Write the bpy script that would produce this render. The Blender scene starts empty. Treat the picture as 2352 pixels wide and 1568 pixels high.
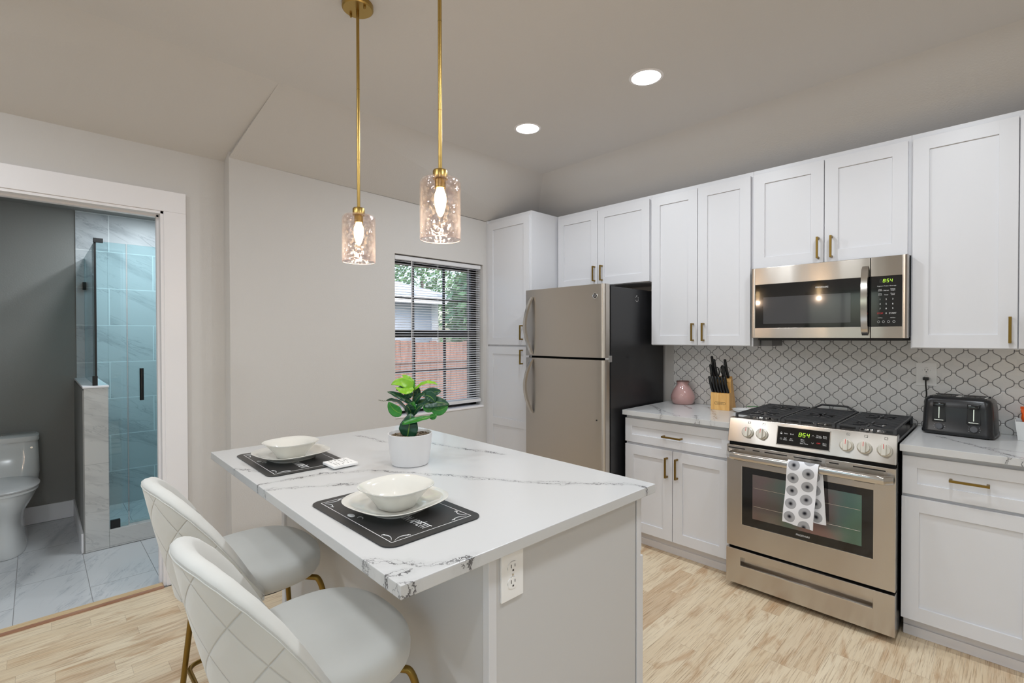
import bpy, bmesh, math, random
from mathutils import Matrix, Vector
random.seed(7)
PI = math.pi
S = bpy.context.scene
COL = S.collection

# ------------------------------------------------------------ camera
cam_d = bpy.data.cameras.new('camera')
cam = bpy.data.objects.new('camera', cam_d); COL.objects.link(cam)
YAW, PITCH, ROLL, FPX = 0.7969, -0.0102, -0.0018, 1119.48
cam_d.sensor_width = 36.0
cam_d.lens = 36.0 * FPX / 2352.0
cam_d.clip_start = 0.05
cam.matrix_world = (Matrix.Translation((3.2426, -3.4971, 1.4054)) @ Matrix.Rotation(YAW, 4, 'Z')
                    @ Matrix.Rotation(PI / 2 + PITCH, 4, 'X') @ Matrix.Rotation(ROLL, 4, 'Z'))
S.camera = cam
# ------------------------------------------------------------ view + world
S.view_settings.view_transform = 'Standard'
S.view_settings.look = 'None'
S.view_settings.gamma = 1.0
S.view_settings.use_curve_mapping = False
S.view_settings.exposure = 0.1
W = bpy.data.worlds.new('sky'); S.world = W
W.use_nodes = True
wn = W.node_tree.nodes; wl = W.node_tree.links
bgn = wn['Background']
sky = wn.new('ShaderNodeTexSky'); sky.sky_type = 'NISHITA'; sky.sun_disc = False
sky.sun_elevation = math.radians(48); sky.sun_rotation = math.radians(60)
sky.air_density = 1.2; sky.dust_density = 3.0
wl.new(sky.outputs[0], bgn.inputs[0])
bgn.inputs[1].default_value = 0.72
S.cycles.max_bounces = 10
S.cycles.diffuse_bounces = 6
S.cycles.transparent_max_bounces = 16
S.cycles.sample_clamp_indirect = 6.0
S.cycles.use_denoising = True

DOWNLIGHT_W = 9.3
BATHLIGHT_W = 9.0
PENDANT_W = 2.2
CEIL = 2.72

# ------------------------------------------------------------ node helper
def srgb(r, g, b):
    f = lambda c: (c / 255 / 12.92) if c / 255 <= 0.04045 else ((c / 255 + 0.055) / 1.055) ** 2.4
    return (f(r), f(g), f(b), 1.0)

class NM:
    def __init__(s, name):
        s.m = bpy.data.materials.new(name); s.m.use_nodes = True
        s.t = s.m.node_tree; s.b = s.t.nodes['Principled BSDF']; s.out = s.t.nodes['Material Output']
    def n(s, typ, **kw):
        x = s.t.nodes.new(typ)
        for k, v in kw.items(): setattr(x, k, v)
        return x
    def lk(s, a, b): s.t.links.new(a, b)
    def put(s, sock, v):
        if hasattr(v, 'is_output'): s.lk(v, sock)
        else: sock.default_value = v
    def math(s, op, a, b=0.0, c=0.0, clamp=False):
        x = s.n('ShaderNodeMath', operation=op); x.use_clamp = clamp
        for i, v in enumerate((a, b, c)): s.put(x.inputs[i], v)
        return x.outputs[0]
    def mix(s, f, a, b, blend='MIX'):
        x = s.n('ShaderNodeMix', data_type='RGBA', blend_type=blend)
        s.put(x.inputs[0], f); s.put(x.inputs[6], a); s.put(x.inputs[7], b)
        return x.outputs[2]
    def pos(s):
        return s.n('ShaderNodeNewGeometry').outputs['Position']
    def objco(s):
        return s.n('ShaderNodeTexCoord').outputs['Object']
    def uv(s):
        return s.n('ShaderNodeTexCoord').outputs['UV']
    def xyz(s, v):
        x = s.n('ShaderNodeSeparateXYZ'); s.lk(v, x.inputs[0]); return x.outputs
    def comb(s, x, y, z):
        c = s.n('ShaderNodeCombineXYZ')
        for i, v in enumerate((x, y, z)): s.put(c.inputs[i], v)
        return c.outputs[0]
    def noise(s, v, scale, detail=3.0, rough=0.5, dist=0.0):
        x = s.n('ShaderNodeTexNoise'); s.lk(v, x.inputs['Vector'])
        x.inputs['Scale'].default_value = scale; x.inputs['Detail'].default_value = detail
        x.inputs['Roughness'].default_value = rough; x.inputs['Distortion'].default_value = dist
        return x.outputs['Fac']
    def scalev(s, v, sc):
        x = s.n('ShaderNodeVectorMath', operation='MULTIPLY'); s.lk(v, x.inputs[0]); x.inputs[1].default_value = sc
        return x.outputs[0]
    def white(s, v):
        x = s.n('ShaderNodeTexWhiteNoise'); s.lk(v, x.inputs[0]); return x.outputs['Value']
    def ss(s, v, lo, hi):
        x = s.n('ShaderNodeMapRange', interpolation_type='SMOOTHSTEP')
        s.put(x.inputs[0], v); s.put(x.inputs[1], lo); s.put(x.inputs[2], hi)
        return x.outputs[0]
    def bump(s, h, strength=0.2, dist=0.002):
        x = s.n('ShaderNodeBump'); x.inputs['Strength'].default_value = strength
        x.inputs['Distance'].default_value = dist; s.lk(h, x.inputs['Height'])
        s.lk(x.outputs[0], s.b.inputs['Normal']); return x
    def set(s, **kw):
        names = dict(base='Base Color', rough='Roughness', metal='Metallic', spec='Specular IOR Level', coat='Coat Weight',
                     coat_rough='Coat Roughness', trans='Transmission Weight', ior='IOR', sheen='Sheen Weight',
                     emit='Emission Color', estr='Emission Strength', alpha='Alpha', film='Thin Film Thickness', film_ior='Thin Film IOR',
                     sss='Subsurface Weight', aniso='Anisotropic')
        for k, v in kw.items(): s.put(s.b.inputs[names[k]], v)
        return s

def simple(name, col, rough=0.5, metal=0.0, **kw):
    return NM(name).set(base=col, rough=rough, metal=metal, **kw).m

M = {}
def paint(name, col, bumps=0.25, scale=160, rough=0.75):
    k = NM(name); k.set(base=col, rough=rough, spec=0.3)
    p = k.pos(); h = k.noise(p, scale, 2.0)
    k.bump(h, bumps, 0.0025); return k.m
M['wall'] = paint('wall_paint', srgb(212, 209, 206))
M['ceil'] = paint('ceiling_paint', srgb(214, 211, 208), 0.3, 130)
M['bathwall'] = paint('bathroom_paint', srgb(150, 148, 144), 0.35, 120)
M['trim'] = simple('white_trim_paint', srgb(244, 242, 244), 0.35)
M['cab'] = simple('white_cabinet_lacquer', srgb(220, 220, 223), 0.38)
M['kick'] = simple('toe_kick_paint', srgb(222, 218, 218), 0.5)
M['cabinside'] = simple('cabinet_birch', srgb(150, 122, 96), 0.6)
M['island'] = simple('island_panel_paint', srgb(204, 203, 203), 0.45)
M['brass'] = simple('satin_brass', srgb(176, 146, 84), 0.3, 1.0)
M['abrass'] = simple('antique_brass', srgb(140, 114, 58), 0.36, 1.0)
M['chrome'] = simple('chrome', (0.8, 0.8, 0.8, 1), 0.12, 1.0)
M['black'] = simple('black_plastic', srgb(22, 22, 23), 0.35)
M['blackgloss'] = simple('black_gloss', srgb(14, 14, 15), 0.08, coat=0.4)
M['matteblack'] = simple('matte_black_metal', srgb(18, 18, 19), 0.45)
M['iron'] = simple('cast_iron', srgb(58, 58, 60), 0.36)
M['enamel'] = simple('black_enamel', srgb(16, 16, 17), 0.2)
M['toastershell'] = simple('satin_black_shell', srgb(30, 30, 32), 0.26)
M['gap'] = simple('dark_gap', srgb(10, 10, 10), 0.9)
M['print'] = simple('white_print', srgb(225, 225, 225), 0.6)
M['redprint'] = simple('red_print', srgb(214, 40, 48), 0.6)
M['darkprint'] = simple('dark_print', srgb(50, 48, 46), 0.6)
M['digit'] = NM('lit_digits').set(base=(0, 0, 0, 1), emit=srgb(200, 255, 70), estr=1.1).m
M['digit_off'] = simple('unlit_digits', srgb(60, 62, 60), 0.6)
M['knob'] = simple('ivory_silver_knob', srgb(214, 209, 198), 0.3, 0.35)
M['ceramic'] = simple('cream_porcelain', srgb(225, 223, 216), 0.08, coat=0.5, coat_rough=0.03)
M['toilet'] = simple('white_vitreous_china', srgb(226, 228, 228), 0.1, coat=0.5)
M['potwhite'] = simple('white_pot_glaze', srgb(224, 223, 224), 0.3)
M['plate'] = simple('white_plastic_plate', srgb(248, 247, 246), 0.35)
M['bulbglass'] = NM('lit_bulb').set(base=(0, 0, 0, 1), emit=srgb(255, 222, 165), estr=14.0).m
M['diffuser'] = NM('lit_diffuser').set(base=(1, 1, 1, 1), emit=(1, 0.98, 0.95, 1), estr=9.0).m
M['blind'] = simple('white_vinyl', srgb(226, 226, 228), 0.45)
M['chipbag'] = simple('orange_foil', srgb(226, 92, 30), 0.22, 0.25)

def brushed(name, col, rough, axis, bs=0.05):
    k = NM(name); k.set(base=col, metal=1.0)
    sc = [2600, 2600, 2600]; sc[axis] = 12.0
    v = k.scalev(k.objco(), sc); h = k.noise(v, 1.0, 3.0, 0.6)
    r = k.math('MULTIPLY_ADD', h, 0.06, rough - 0.03); k.put(k.b.inputs['Roughness'], r)
    tg = k.n('ShaderNodeTangent', direction_type='RADIAL', axis='Z'); k.lk(tg.outputs[0], k.b.inputs['Tangent'])
    k.b.inputs['Anisotropic'].default_value = 0.85; k.b.inputs['Anisotropic Rotation'].default_value = 0.25
    wv = k.noise(k.scalev(k.objco(), (5.0, 5.0, 1.2)), 1.0, 2.0)
    k.bump(wv, 0.35, 0.006); return k.m
M['steel'] = brushed('brushed_steel', srgb(194, 187, 179), 0.22, 0)
M['steelv'] = brushed('brushed_steel_upright', srgb(196, 189, 180), 0.33, 2)
M['steelhandle'] = simple('polished_steel', srgb(206, 202, 196), 0.16, 1.0)
M['fridgeside'] = NM('black_textured_side').set(base=srgb(34, 34, 36), rough=0.36).m

# --- quartz with grey veins: bands along lines on the slab plus short cracks
def quartz():
    k = NM('white_quartz'); p = k.pos()
    def warp(scale, amp, seed):
        v = k.n('ShaderNodeVectorMath', operation='ADD'); k.lk(p, v.inputs[0]); v.inputs[1].default_value = (seed, seed * 1.7, seed * 0.3)
        t = k.n('ShaderNodeTexNoise'); k.lk(v.outputs[0], t.inputs['Vector'])
        t.inputs['Scale'].default_value = scale; t.inputs['Detail'].default_value = 7.0; t.inputs['Roughness'].default_value = 0.66
        m = k.n('ShaderNodeVectorMath', operation='MULTIPLY_ADD'); k.lk(t.outputs['Color'], m.inputs[0])
        m.inputs[1].default_value = (amp, amp, 0); m.inputs[2].default_value = (-amp / 2, -amp / 2, 0)
        a = k.n('ShaderNodeVectorMath', operation='ADD'); k.lk(p, a.inputs[0]); k.lk(m.outputs[0], a.inputs[1])
        return k.xyz(a.outputs[0])
    P = [warp(11.0, 0.11, 0.0), warp(8.0, 0.15, 3.3), warp(16.0, 0.09, 7.1)]
    V = [  # polylines on the slabs
        [(1.20, -2.967), (1.27, -2.935), (1.33, -2.90)], [(1.49, -2.97), (1.488, -2.857), (1.50, -2.754), (1.58, -2.61), (1.736, -2.505), (1.90, -2.41), (2.08, -2.311), (2.233, -2.19), (2.345, -2.075), (2.41, -2.06)],
        [(1.557, -2.972), (1.60, -2.88), (1.708, -2.728)], [(2.23, -2.99), (2.295, -2.945), (2.361, -2.89), (2.40, -2.80)], [(2.375, -2.99), (2.40, -2.968), (2.41, -2.945)], [(2.33, -2.99), (2.36, -2.93)], [(0.95, -2.345), (1.186, -2.32)], [(1.356, -2.18), (1.573, -2.145), (1.75, -2.085)],
        [(1.435, -0.321), (1.58, -0.473), (1.70, -0.67)], [(1.63, -0.506), (1.80, -0.64)], [(1.60, -0.153), (1.72, -0.30)], [(1.776, -0.134), (1.92, -0.398), (2.012, -0.584), (2.02, -0.67)], [(1.86, -0.54), (1.93, -0.67)],
        [(3.0, -0.31), (3.08, -0.415), (3.148, -0.475), (3.21, -0.56), (3.24, -0.67)], [(3.148, -0.475), (3.257, -0.50), (3.33, -0.50)], [(3.20, -0.55), (3.30, -0.67)]]
    def segd(c, a, b):
        dx, dy = b[0] - a[0], b[1] - a[1]; L2 = dx * dx + dy * dy
        px = k.math('SUBTRACT', c[0], a[0]); py = k.math('SUBTRACT', c[1], a[1])
        t = k.math('ADD', k.math('MULTIPLY', px, dx / L2), k.math('MULTIPLY', py, dy / L2), clamp=True)
        ex = k.math('SUBTRACT', px, k.math('MULTIPLY', t, dx)); ey = k.math('SUBTRACT', py, k.math('MULTIPLY', t, dy))
        return k.math('ADD', k.math('MULTIPLY', ex, ex), k.math('MULTIPLY', ey, ey))
    tot = None
    wmod = k.math('MULTIPLY_ADD', k.ss(k.noise(p, 24.0, 2.0), 0.40, 0.64), 0.0023, 0.0008)
    for c in P:
        d = None
        for pl in V:
            for a, b in zip(pl, pl[1:]):
                e = segd(c, a, b); d = e if d is None else k.math('MINIMUM', d, e)
        d = k.math('SQRT', d)
        ln = k.math('SUBTRACT', 1.0, k.ss(d, k.math('MULTIPLY', wmod, 0.3), wmod))
        halo = k.math('MULTIPLY', k.math('SUBTRACT', 1.0, k.ss(d, 0.0, 0.022)), 0.10)
        ln = k.math('MAXIMUM', ln, halo)
        tot = ln if tot is None else k.math('MAXIMUM', tot, ln)
    fade = k.math('MULTIPLY_ADD', k.ss(k.noise(p, 7.0, 2.0), 0.34, 0.54), 0.55, 0.45)
    v = k.math('MULTIPLY', tot, fade)
    cloud = k.noise(p, 2.2, 3.0)
    base = k.mix(k.math('MULTIPLY', cloud, 0.5), srgb(208, 208, 208), srgb(201, 201, 201))
    k.set(base=k.mix(v, base, srgb(92, 91, 93)), rough=0.2, spec=0.5); return k.m
M['quartz'] = quartz()

# --- arabesque lantern tile
def lantern():
    k = NM('lantern_tile'); x, y, z = k.xyz(k.pos())
    P, Z0, X0, H, A, w = 0.0927, 1.288, 1.549, 0.0815, 0.0150, 0.0018
    sx = k.math('SUBTRACT', x, X0)
    u = k.math('PINGPONG', sx, P / 2)              # 0 at a connector column of even rows, P/2 at odd
    ph = k.math('MULTIPLY', k.math('SUBTRACT', z, Z0), 2 * PI / H)
    g = k.math('COSINE', ph); g0 = g
    g = k.math('MULTIPLY', g, k.math('SUBTRACT', 1.46, k.math('MULTIPLY', k.math('MULTIPLY', g, g), 0.46)))
    off = k.math('SUBTRACT', k.math('SUBTRACT', u, P / 4), k.math('MULTIPLY', g, -A))
    slope = k.math('MULTIPLY', k.math('SINE', ph), A * 2 * PI / H)
    slope = k.math('MULTIPLY', slope, k.math('SUBTRACT', 1.46, k.math('MULTIPLY', k.math('MULTIPLY', g0, g0), 1.38)))
    cosn = k.math('DIVIDE', 1.0, k.math('SQRT', k.math('MULTIPLY_ADD', slope, slope, 1.0)))
    d1 = k.math('MULTIPLY', k.math('ABSOLUTE', off), cosn)
    # connectors
    q = k.math('ABSOLUTE', k.math('SUBTRACT', k.math('PINGPONG', k.math('SUBTRACT', z, Z0), H / 2), 0.0))
    e1 = k.math('ADD', q, k.math('MULTIPLY', k.math('GREATER_THAN', u, P / 4 - A), 1.0))
    q2 = k.math('ABSOLUTE', k.math('SUBTRACT', q, H / 2))
    e2 = k.math('ADD', q2, k.math('MULTIPLY', k.math('LESS_THAN', u, P / 4 + A), 1.0))
    d = k.math('MINIMUM', d1, k.math('MINIMUM', e1, e2))
    gr = k.math('SUBTRACT', 1.0, k.ss(d, w * 0.6, w * 1.25))
    # per tile tint
    row = k.math('FLOOR', k.math('DIVIDE', k.math('SUBTRACT', z, Z0), H / 2))
    colid = k.math('FLOOR', k.math('DIVIDE', sx, P / 2))
    h = k.white(k.comb(row, colid, 0.0))
    tile = k.mix(h, srgb(234, 233, 232), srgb(240, 238, 236))
    k.set(base=k.mix(gr, tile, srgb(112, 111, 111)), rough=k.math('MULTIPLY_ADD', gr, 0.5, 0.14))
    k.bump(k.ss(d, w * 0.7, w * 3.0), 0.5, 0.002); return k.m
M['lantern'] = lantern()

# --- plank floor running along y
def planks():
    k = NM('oak_plank_floor'); x, y, z = k.xyz(k.pos())
    SW, SL = 0.083, 0.62
    c = k.math('FLOOR', k.math('DIVIDE', k.math('ADD', x, 5.032), SW))
    sh = k.math('MULTIPLY', k.white(k.comb(c, 3.7, 0.0)), SL)
    yy = k.math('DIVIDE', k.math('ADD', k.math('ADD', y, 20.0), sh), SL)
    r = k.math('FLOOR', yy)
    h = k.white(k.comb(c, r, 1.3)); h2 = k.white(k.comb(r, c, 8.1))
    cv = k.comb(k.math('ADD', x, k.math('MULTIPLY', h, 7.0)), k.math('MULTIPLY', k.math('ADD', y, k.math('MULTIPLY', h2, 9.0)), 0.09), 0.0)
    grain = k.noise(cv, 42.0, 6.0, 0.65, 0.7)
    cv2 = k.comb(k.math('ADD', x, k.math('MULTIPLY', h2, 5.0)), k.math('MULTIPLY', k.math('ADD', y, k.math('MULTIPLY', h, 4.0)), 0.022), 0.0)
    fine = k.noise(cv2, 230.0, 4.0, 0.62, 0.25)
    cv3 = k.comb(k.math('ADD', x, k.math('MULTIPLY', h2, 3.0)), k.math('MULTIPLY', k.math('ADD', y, k.math('MULTIPLY', h, 6.0)), 0.22), 0.0)
    heart = k.noise(cv3, 9.0, 4.0, 0.55, 1.6)
    col = k.mix(h, srgb(224, 203, 171), srgb(236, 220, 192))
    col = k.mix(k.math('MULTIPLY', k.ss(heart, 0.52, 0.72), 0.75), col, srgb(188, 148, 108))
    col = k.mix(k.math('MULTIPLY', k.ss(h2, 0.80, 0.98), 0.5), col, srgb(190, 154, 116))
    col = k.mix(k.math('MULTIPLY', k.ss(grain, 0.50, 0.66), 0.45), col, srgb(176, 140, 102))
    col = k.mix(k.math('MULTIPLY', k.ss(fine, 0.52, 0.66), 0.6), col, srgb(150, 118, 86))
    pale = k.noise(cv2, 330.0, 2.0, 0.6)
    col = k.mix(k.math('MULTIPLY', k.ss(pale, 0.54, 0.66), 0.35), col, srgb(232, 220, 198))
    fx = k.math('ABSOLUTE', k.math('SUBTRACT', k.math('FRACT', k.math('DIVIDE', k.math('ADD', x, 5.032), SW)), 0.5))
    fy = k.math('ABSOLUTE', k.math('SUBTRACT', k.math('FRACT', yy), 0.5))
    seam = k.math('MAXIMUM', k.ss(fx, 0.490, 0.499), k.ss(fy, 0.4978, 0.4995))
    col = k.mix(k.math('MULTIPLY', seam, 0.35), col, srgb(120, 90, 62))
    k.set(base=col, rough=0.42, spec=0.4)
    k.bump(fine, 0.12, 0.0015); return k.m
M['floor'] = planks()

# --- marble-look tile (axis pair ua,va; tile size; running bond)
def marble(name, ua, va, tu, tv, u0, v0, base=(206, 206, 206), vein=(150, 152, 156), grout=(176, 176, 176), rough=0.16, gw=0.0013):
    k = NM(name); c = k.xyz(k.pos())
    u = k.math('DIVIDE', k.math('SUBTRACT', c[ua], u0), tu); v = k.math('DIVIDE', k.math('SUBTRACT', c[va], v0), tv)
    row = k.math('FLOOR', v)
    uu = k.math('ADD', u, k.math('MULTIPLY', k.math('MODULO', k.math('ADD', row, 100.0), 2.0), 0.5))
    ci = k.math('FLOOR', uu); h = k.white(k.comb(ci, row, 2.0))
    fu = k.math('MULTIPLY', k.math('SUBTRACT', 0.5, k.math('ABSOLUTE', k.math('SUBTRACT', k.math('FRACT', uu), 0.5))), tu)
    fv = k.math('MULTIPLY', k.math('SUBTRACT', 0.5, k.math('ABSOLUTE', k.math('SUBTRACT', k.math('FRACT', v), 0.5))), tv)
    d = k.math('MINIMUM', fu, fv)
    gr = k.math('SUBTRACT', 1.0, k.ss(d, gw, gw * 1.6))
    a = k.math('ADD', k.math('MULTIPLY', k.math('ADD', c[ua], k.math('MULTIPLY', h, 5.0)), 1.1), k.math('MULTIPLY', c[va], 2.2))
    b = k.math('SUBTRACT', k.math('MULTIPLY', c[ua], 0.45), k.math('MULTIPLY', k.math('ADD', c[va], k.math('MULTIPLY', h, 3.0)), 0.22))
    pv = k.comb(a, b, h)
    n = k.noise(pv, 2.6, 6.0, 0.62, 0.5)
    vv = k.math('MULTIPLY', k.ss(n, 0.5, 0.74), 0.55)
    n2 = k.noise(pv, 5.5, 5.0, 0.6, 0.8)
    line = k.math('SUBTRACT', 1.0, k.ss(k.math('ABSOLUTE', k.math('SUBTRACT', n2, 0.5)), 0.0, 0.03))
    vv = k.math('MAXIMUM', vv, k.math('MULTIPLY', line, k.math('MULTIPLY', k.ss(n, 0.42, 0.6), 0.6)))
    col = k.mix(vv, srgb(*base), srgb(*vein))
    k.set(base=k.mix(gr, col, srgb(*grout)), rough=rough)
    return k.m
M['showertile'] = marble('shower_marble_tile', 1, 2, 0.58, 0.2985, -3.065, 0.905 - 0.2985 * 4, (200, 202, 204), (140, 144, 150), (232, 234, 234), 0.4, 0.0022)
M['showertile_side'] = marble('shower_marble_tile_side', 0, 2, 0.58, 0.2985, -1.3, 0.905 - 0.2985 * 4, (205, 205, 205))
M['bathfloor'] = marble('bath_floor_tile', 0, 1, 0.59, 0.30, -0.37, -3.29, (214, 216, 218), (160, 166, 174), (150, 150, 150), 0.2)
M['ponytile'] = marble('half_wall_tile', 1, 2, 4.0, 0.56, -4.3, 0.012, (206, 205, 202), (160, 160, 160), (178, 178, 176), 0.2)

def woodmat(name, a, b, axis=2, scale=9.0, rough=0.45):
    k = NM(name); sc = [scale] * 3; sc[axis] = scale * 0.12
    n = k.noise(k.scalev(k.objco(), sc), 4.0, 4.0, 0.6, 0.9)
    k.set(base=k.mix(k.ss(n, 0.3, 0.7), a, b), rough=rough); return k.m
M['blockwood'] = woodmat('rubberwood', srgb(236, 190, 118), srgb(214, 158, 86))
M['pine'] = woodmat('pine_threshold', srgb(222, 196, 156), srgb(204, 172, 128), 1)
M['rawpine'] = woodmat('pine_edge', srgb(176, 136, 112), srgb(158, 112, 88), 1)
M['fence'] = woodmat('weathered_fence', srgb(150, 112, 98), srgb(116, 84, 74), 2, 6.0, 0.8)

# --- velvet with diamond quilting (uv in metres)
def velvet(name, quilt):
    k = NM(name); col = srgb(224, 222, 212)
    n = k.noise(k.objco(), 7.0, 3.0)
    c = k.mix(n, srgb(203, 203, 199), srgb(217, 217, 213))
    k.set(base=c, rough=0.85, sheen=0.35, spec=0.2)
    if quilt:
        u, v, _ = k.xyz(k.uv())
        a = k.math('ADD', k.math('MULTIPLY', u, 0.84), k.math('MULTIPLY', v, 0.74)); b = k.math('SUBTRACT', k.math('MULTIPLY', u, 0.84), k.math('MULTIPLY', v, 0.74))
        Q = 0.122
        fa = k.math('PINGPONG', a, Q / 2); fb = k.math('PINGPONG', b, Q / 2)
        d = k.math('MINIMUM', fa, fb)
        seam = k.math('MULTIPLY', k.ss(d, 0.0, 0.0035), 0.55)
        puff = k.math('MULTIPLY', k.math('POWER', k.math('DIVIDE', k.math('MINIMUM', d, 0.026), 0.026), 0.6), 0.45)
        k.bump(k.math('ADD', seam, puff), 0.5, 0.007)
        k.set(base=k.mix(k.math('MULTIPLY', k.math('SUBTRACT', 1.0, k.ss(d, 0.0003, 0.0018)), 0.22), c, srgb(120, 119, 112)))
    else:
        k.bump(k.noise(k.objco(), 400.0, 2.0), 0.05, 0.001)
    return k.m
M['velvet'] = velvet('cream_velvet', False)
M['quilt'] = velvet('cream_velvet_quilted', True)

# --- towel: white with radiating dots
def towel():
    k = NM('dotted_towel'); u, v, _ = k.xyz(k.uv())
    P = 0.066
    col = k.math('FLOOR', k.math('DIVIDE', u, P))
    vv = k.math('ADD', v, k.math('MULTIPLY', k.math('MODULO', k.math('ADD', col, 40.0), 2.0), P * 0.5))
    fx = k.math('SUBTRACT', k.math('MULTIPLY', k.math('FRACT', k.math('DIVIDE', u, P)), P), P / 2)
    fy = k.math('SUBTRACT', k.math('MULTIPLY', k.math('FRACT', k.math('DIVIDE', vv, P)), P), P / 2)
    r = k.math('SQRT', k.math('ADD', k.math('MULTIPLY', fx, fx), k.math('MULTIPLY', fy, fy)))
    ang = k.math('ARCTAN2', fy, fx)
    spokes = k.ss(k.math('SINE', k.math('MULTIPLY', ang, 40.0)), -0.5, 0.6)
    inside = k.math('LESS_THAN', r, 0.0265)
    dark = k.math('MULTIPLY_ADD', k.ss(r, 0.002, 0.017), -0.34, 1.0)
    dark = k.math('MULTIPLY', dark, k.math('MULTIPLY_ADD', k.math('MULTIPLY', spokes, k.ss(r, 0.004, 0.014)), -0.40, 1.0))
    k.set(base=k.mix(k.math('MULTIPLY', inside, dark), srgb(236, 236, 240), srgb(34, 34, 40)), rough=0.9, spec=0.1)
    return k.m
M['towel'] = towel()

def pebble():
    k = NM('brown_gravel'); v = k.n('ShaderNodeTexVoronoi'); k.lk(k.objco(), v.inputs['Vector']); v.inputs['Scale'].default_value = 190
    k.set(base=k.mix(k.xyz(v.outputs['Color'])[0], srgb(40, 32, 24), srgb(150, 130, 100)), rough=0.6)
    k.bump(v.outputs['Distance'], 1.0, 0.004); return k.m
M['gravel'] = pebble()
def leafmat(name, a, b):
    k = NM(name); n = k.noise(k.objco(), 30.0, 3.0)
    u, v, _ = k.xyz(k.uv())
    rib = k.math('SUBTRACT', 1.0, k.ss(k.math('ABSOLUTE', k.math('SUBTRACT', v, 0.5)), 0.01, 0.045))
    c = k.mix(n, a, b)
    k.set(base=k.mix(k.math('MULTIPLY', rib, 0.6), c, srgb(130, 170, 60)), rough=0.32, spec=0.5); return k.m
M['leafdark'] = leafmat('dark_leaf', srgb(12, 54, 38), srgb(22, 78, 48))
M['leafmid'] = leafmat('mid_leaf', srgb(30, 104, 40), srgb(56, 140, 48))
M['leaflight'] = leafmat('lime_leaf', srgb(104, 168, 30), srgb(140, 194, 44))
M['stem'] = simple('plant_stem', srgb(70, 80, 40), 0.6)
def pinkglaze():
    k = NM('pink_glaze'); n = k.noise(k.objco(), 60.0, 4.0); n2 = k.noise(k.objco(), 9.0, 3.0)
    c = k.mix(n2, srgb(198, 160, 156), srgb(184, 144, 141))
    k.set(base=k.mix(k.math('MULTIPLY', k.ss(n, 0.62, 0.75), 0.6), c, srgb(120, 84, 82)), rough=0.08, coat=0.6); return k.m
M['pink'] = pinkglaze()
M['pinkrim'] = simple('bare_dark_rim', srgb(112, 80, 74), 0.35)
def mat_placemat():
    k = NM('charcoal_placemat'); n = k.noise(k.objco(), 500, 2.0)
    k.set(base=srgb(44, 43, 43), rough=0.34, spec=0.45); k.bump(n, 0.08, 0.0005); return k.m
M['mat'] = mat_placemat()

# --- glass kinds (let light through without caustics)
def thin_glass(name, tint, gloss=0.1, bump=None, film=False, edge=None):
    k = NM(name); t = k.t
    tr = k.n('ShaderNodeBsdfTransparent'); tr.inputs[0].default_value = tint
    gl = k.n('ShaderNodeBsdfGlossy'); gl.inputs['Roughness'].default_value = 0.02
    lw = k.n('ShaderNodeLayerWeight'); lw.inputs[0].default_value = 0.35
    mx = k.n('ShaderNodeMixShader')
    f = k.math('MULTIPLY_ADD', lw.outputs['Fresnel'], 0.22 if bump else 0.8, gloss)
    k.lk(f, mx.inputs[0]); k.lk(tr.outputs[0], mx.inputs[1]); k.lk(gl.outputs[0], mx.inputs[2])
    res = mx.outputs[0]
    if bump:
        v = k.n('ShaderNodeTexVoronoi'); v.feature = 'SMOOTH_F1'; k.lk(k.objco(), v.inputs['Vector']); v.inputs['Scale'].default_value = bump
        b = k.n('ShaderNodeBump'); b.inputs['Strength'].default_value = 0.9; b.inputs['Distance'].default_value = 0.006
        k.lk(v.outputs['Distance'], b.inputs['Height']); k.lk(b.outputs[0], gl.inputs['Normal']); k.lk(b.outputs[0], lw.inputs['Normal'])
        ramp = k.mix(k.ss(v.outputs['Distance'], 0.15, 0.75), (0.99, 0.97, 0.965, 1), (0.90, 0.855, 0.85, 1)); k.lk(ramp, tr.inputs[0])
        # frosty rims where the glass curves away
        df = k.n('ShaderNodeBsdfTranslucent'); df.inputs[0].default_value = (1.0, 0.93, 0.91, 1)
        m2 = k.n('ShaderNodeMixShader'); k.lk(k.math('MULTIPLY', lw.outputs['Facing'], 0.05), m2.inputs[0])
        k.lk(res, m2.inputs[1]); k.lk(df.outputs[0], m2.inputs[2]); res = m2.outputs[0]
    k.lk(res, k.out.inputs[0]); return k.m
M['pendantglass'] = thin_glass('hammered_glass', (0.985, 0.95, 0.945, 1), 0.015, 70.0)
M['glassrim'] = simple('polished_glass_rim', srgb(244, 228, 224), 0.1, 0.0, trans=0.5)
M['showerglass'] = thin_glass('tinted_shower_glass', (0.80, 0.93, 0.95, 1), 0.01)
M['windowglass'] = thin_glass('window_pane', (0.94, 0.97, 0.98, 1), 0.03)
def ovenpane():
    k = NM('oven_inner_glass'); x, y, z = k.xyz(k.pos())
    th = k.math('ADD', k.math('MULTIPLY_ADD', k.ss(x, 2.27, 2.76), -170.0, 620.0), k.math('MULTIPLY', k.noise(k.pos(), 7.0, 2.0), 70.0))
    k.set(base=srgb(64, 60, 56), rough=0.10, ior=1.9, film=th, film_ior=2.5); return k.m
M['ovenglass'] = ovenpane()
M['micglass'] = simple('microwave_screen', srgb(66, 66, 68), 0.09, coat=0.3)

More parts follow.
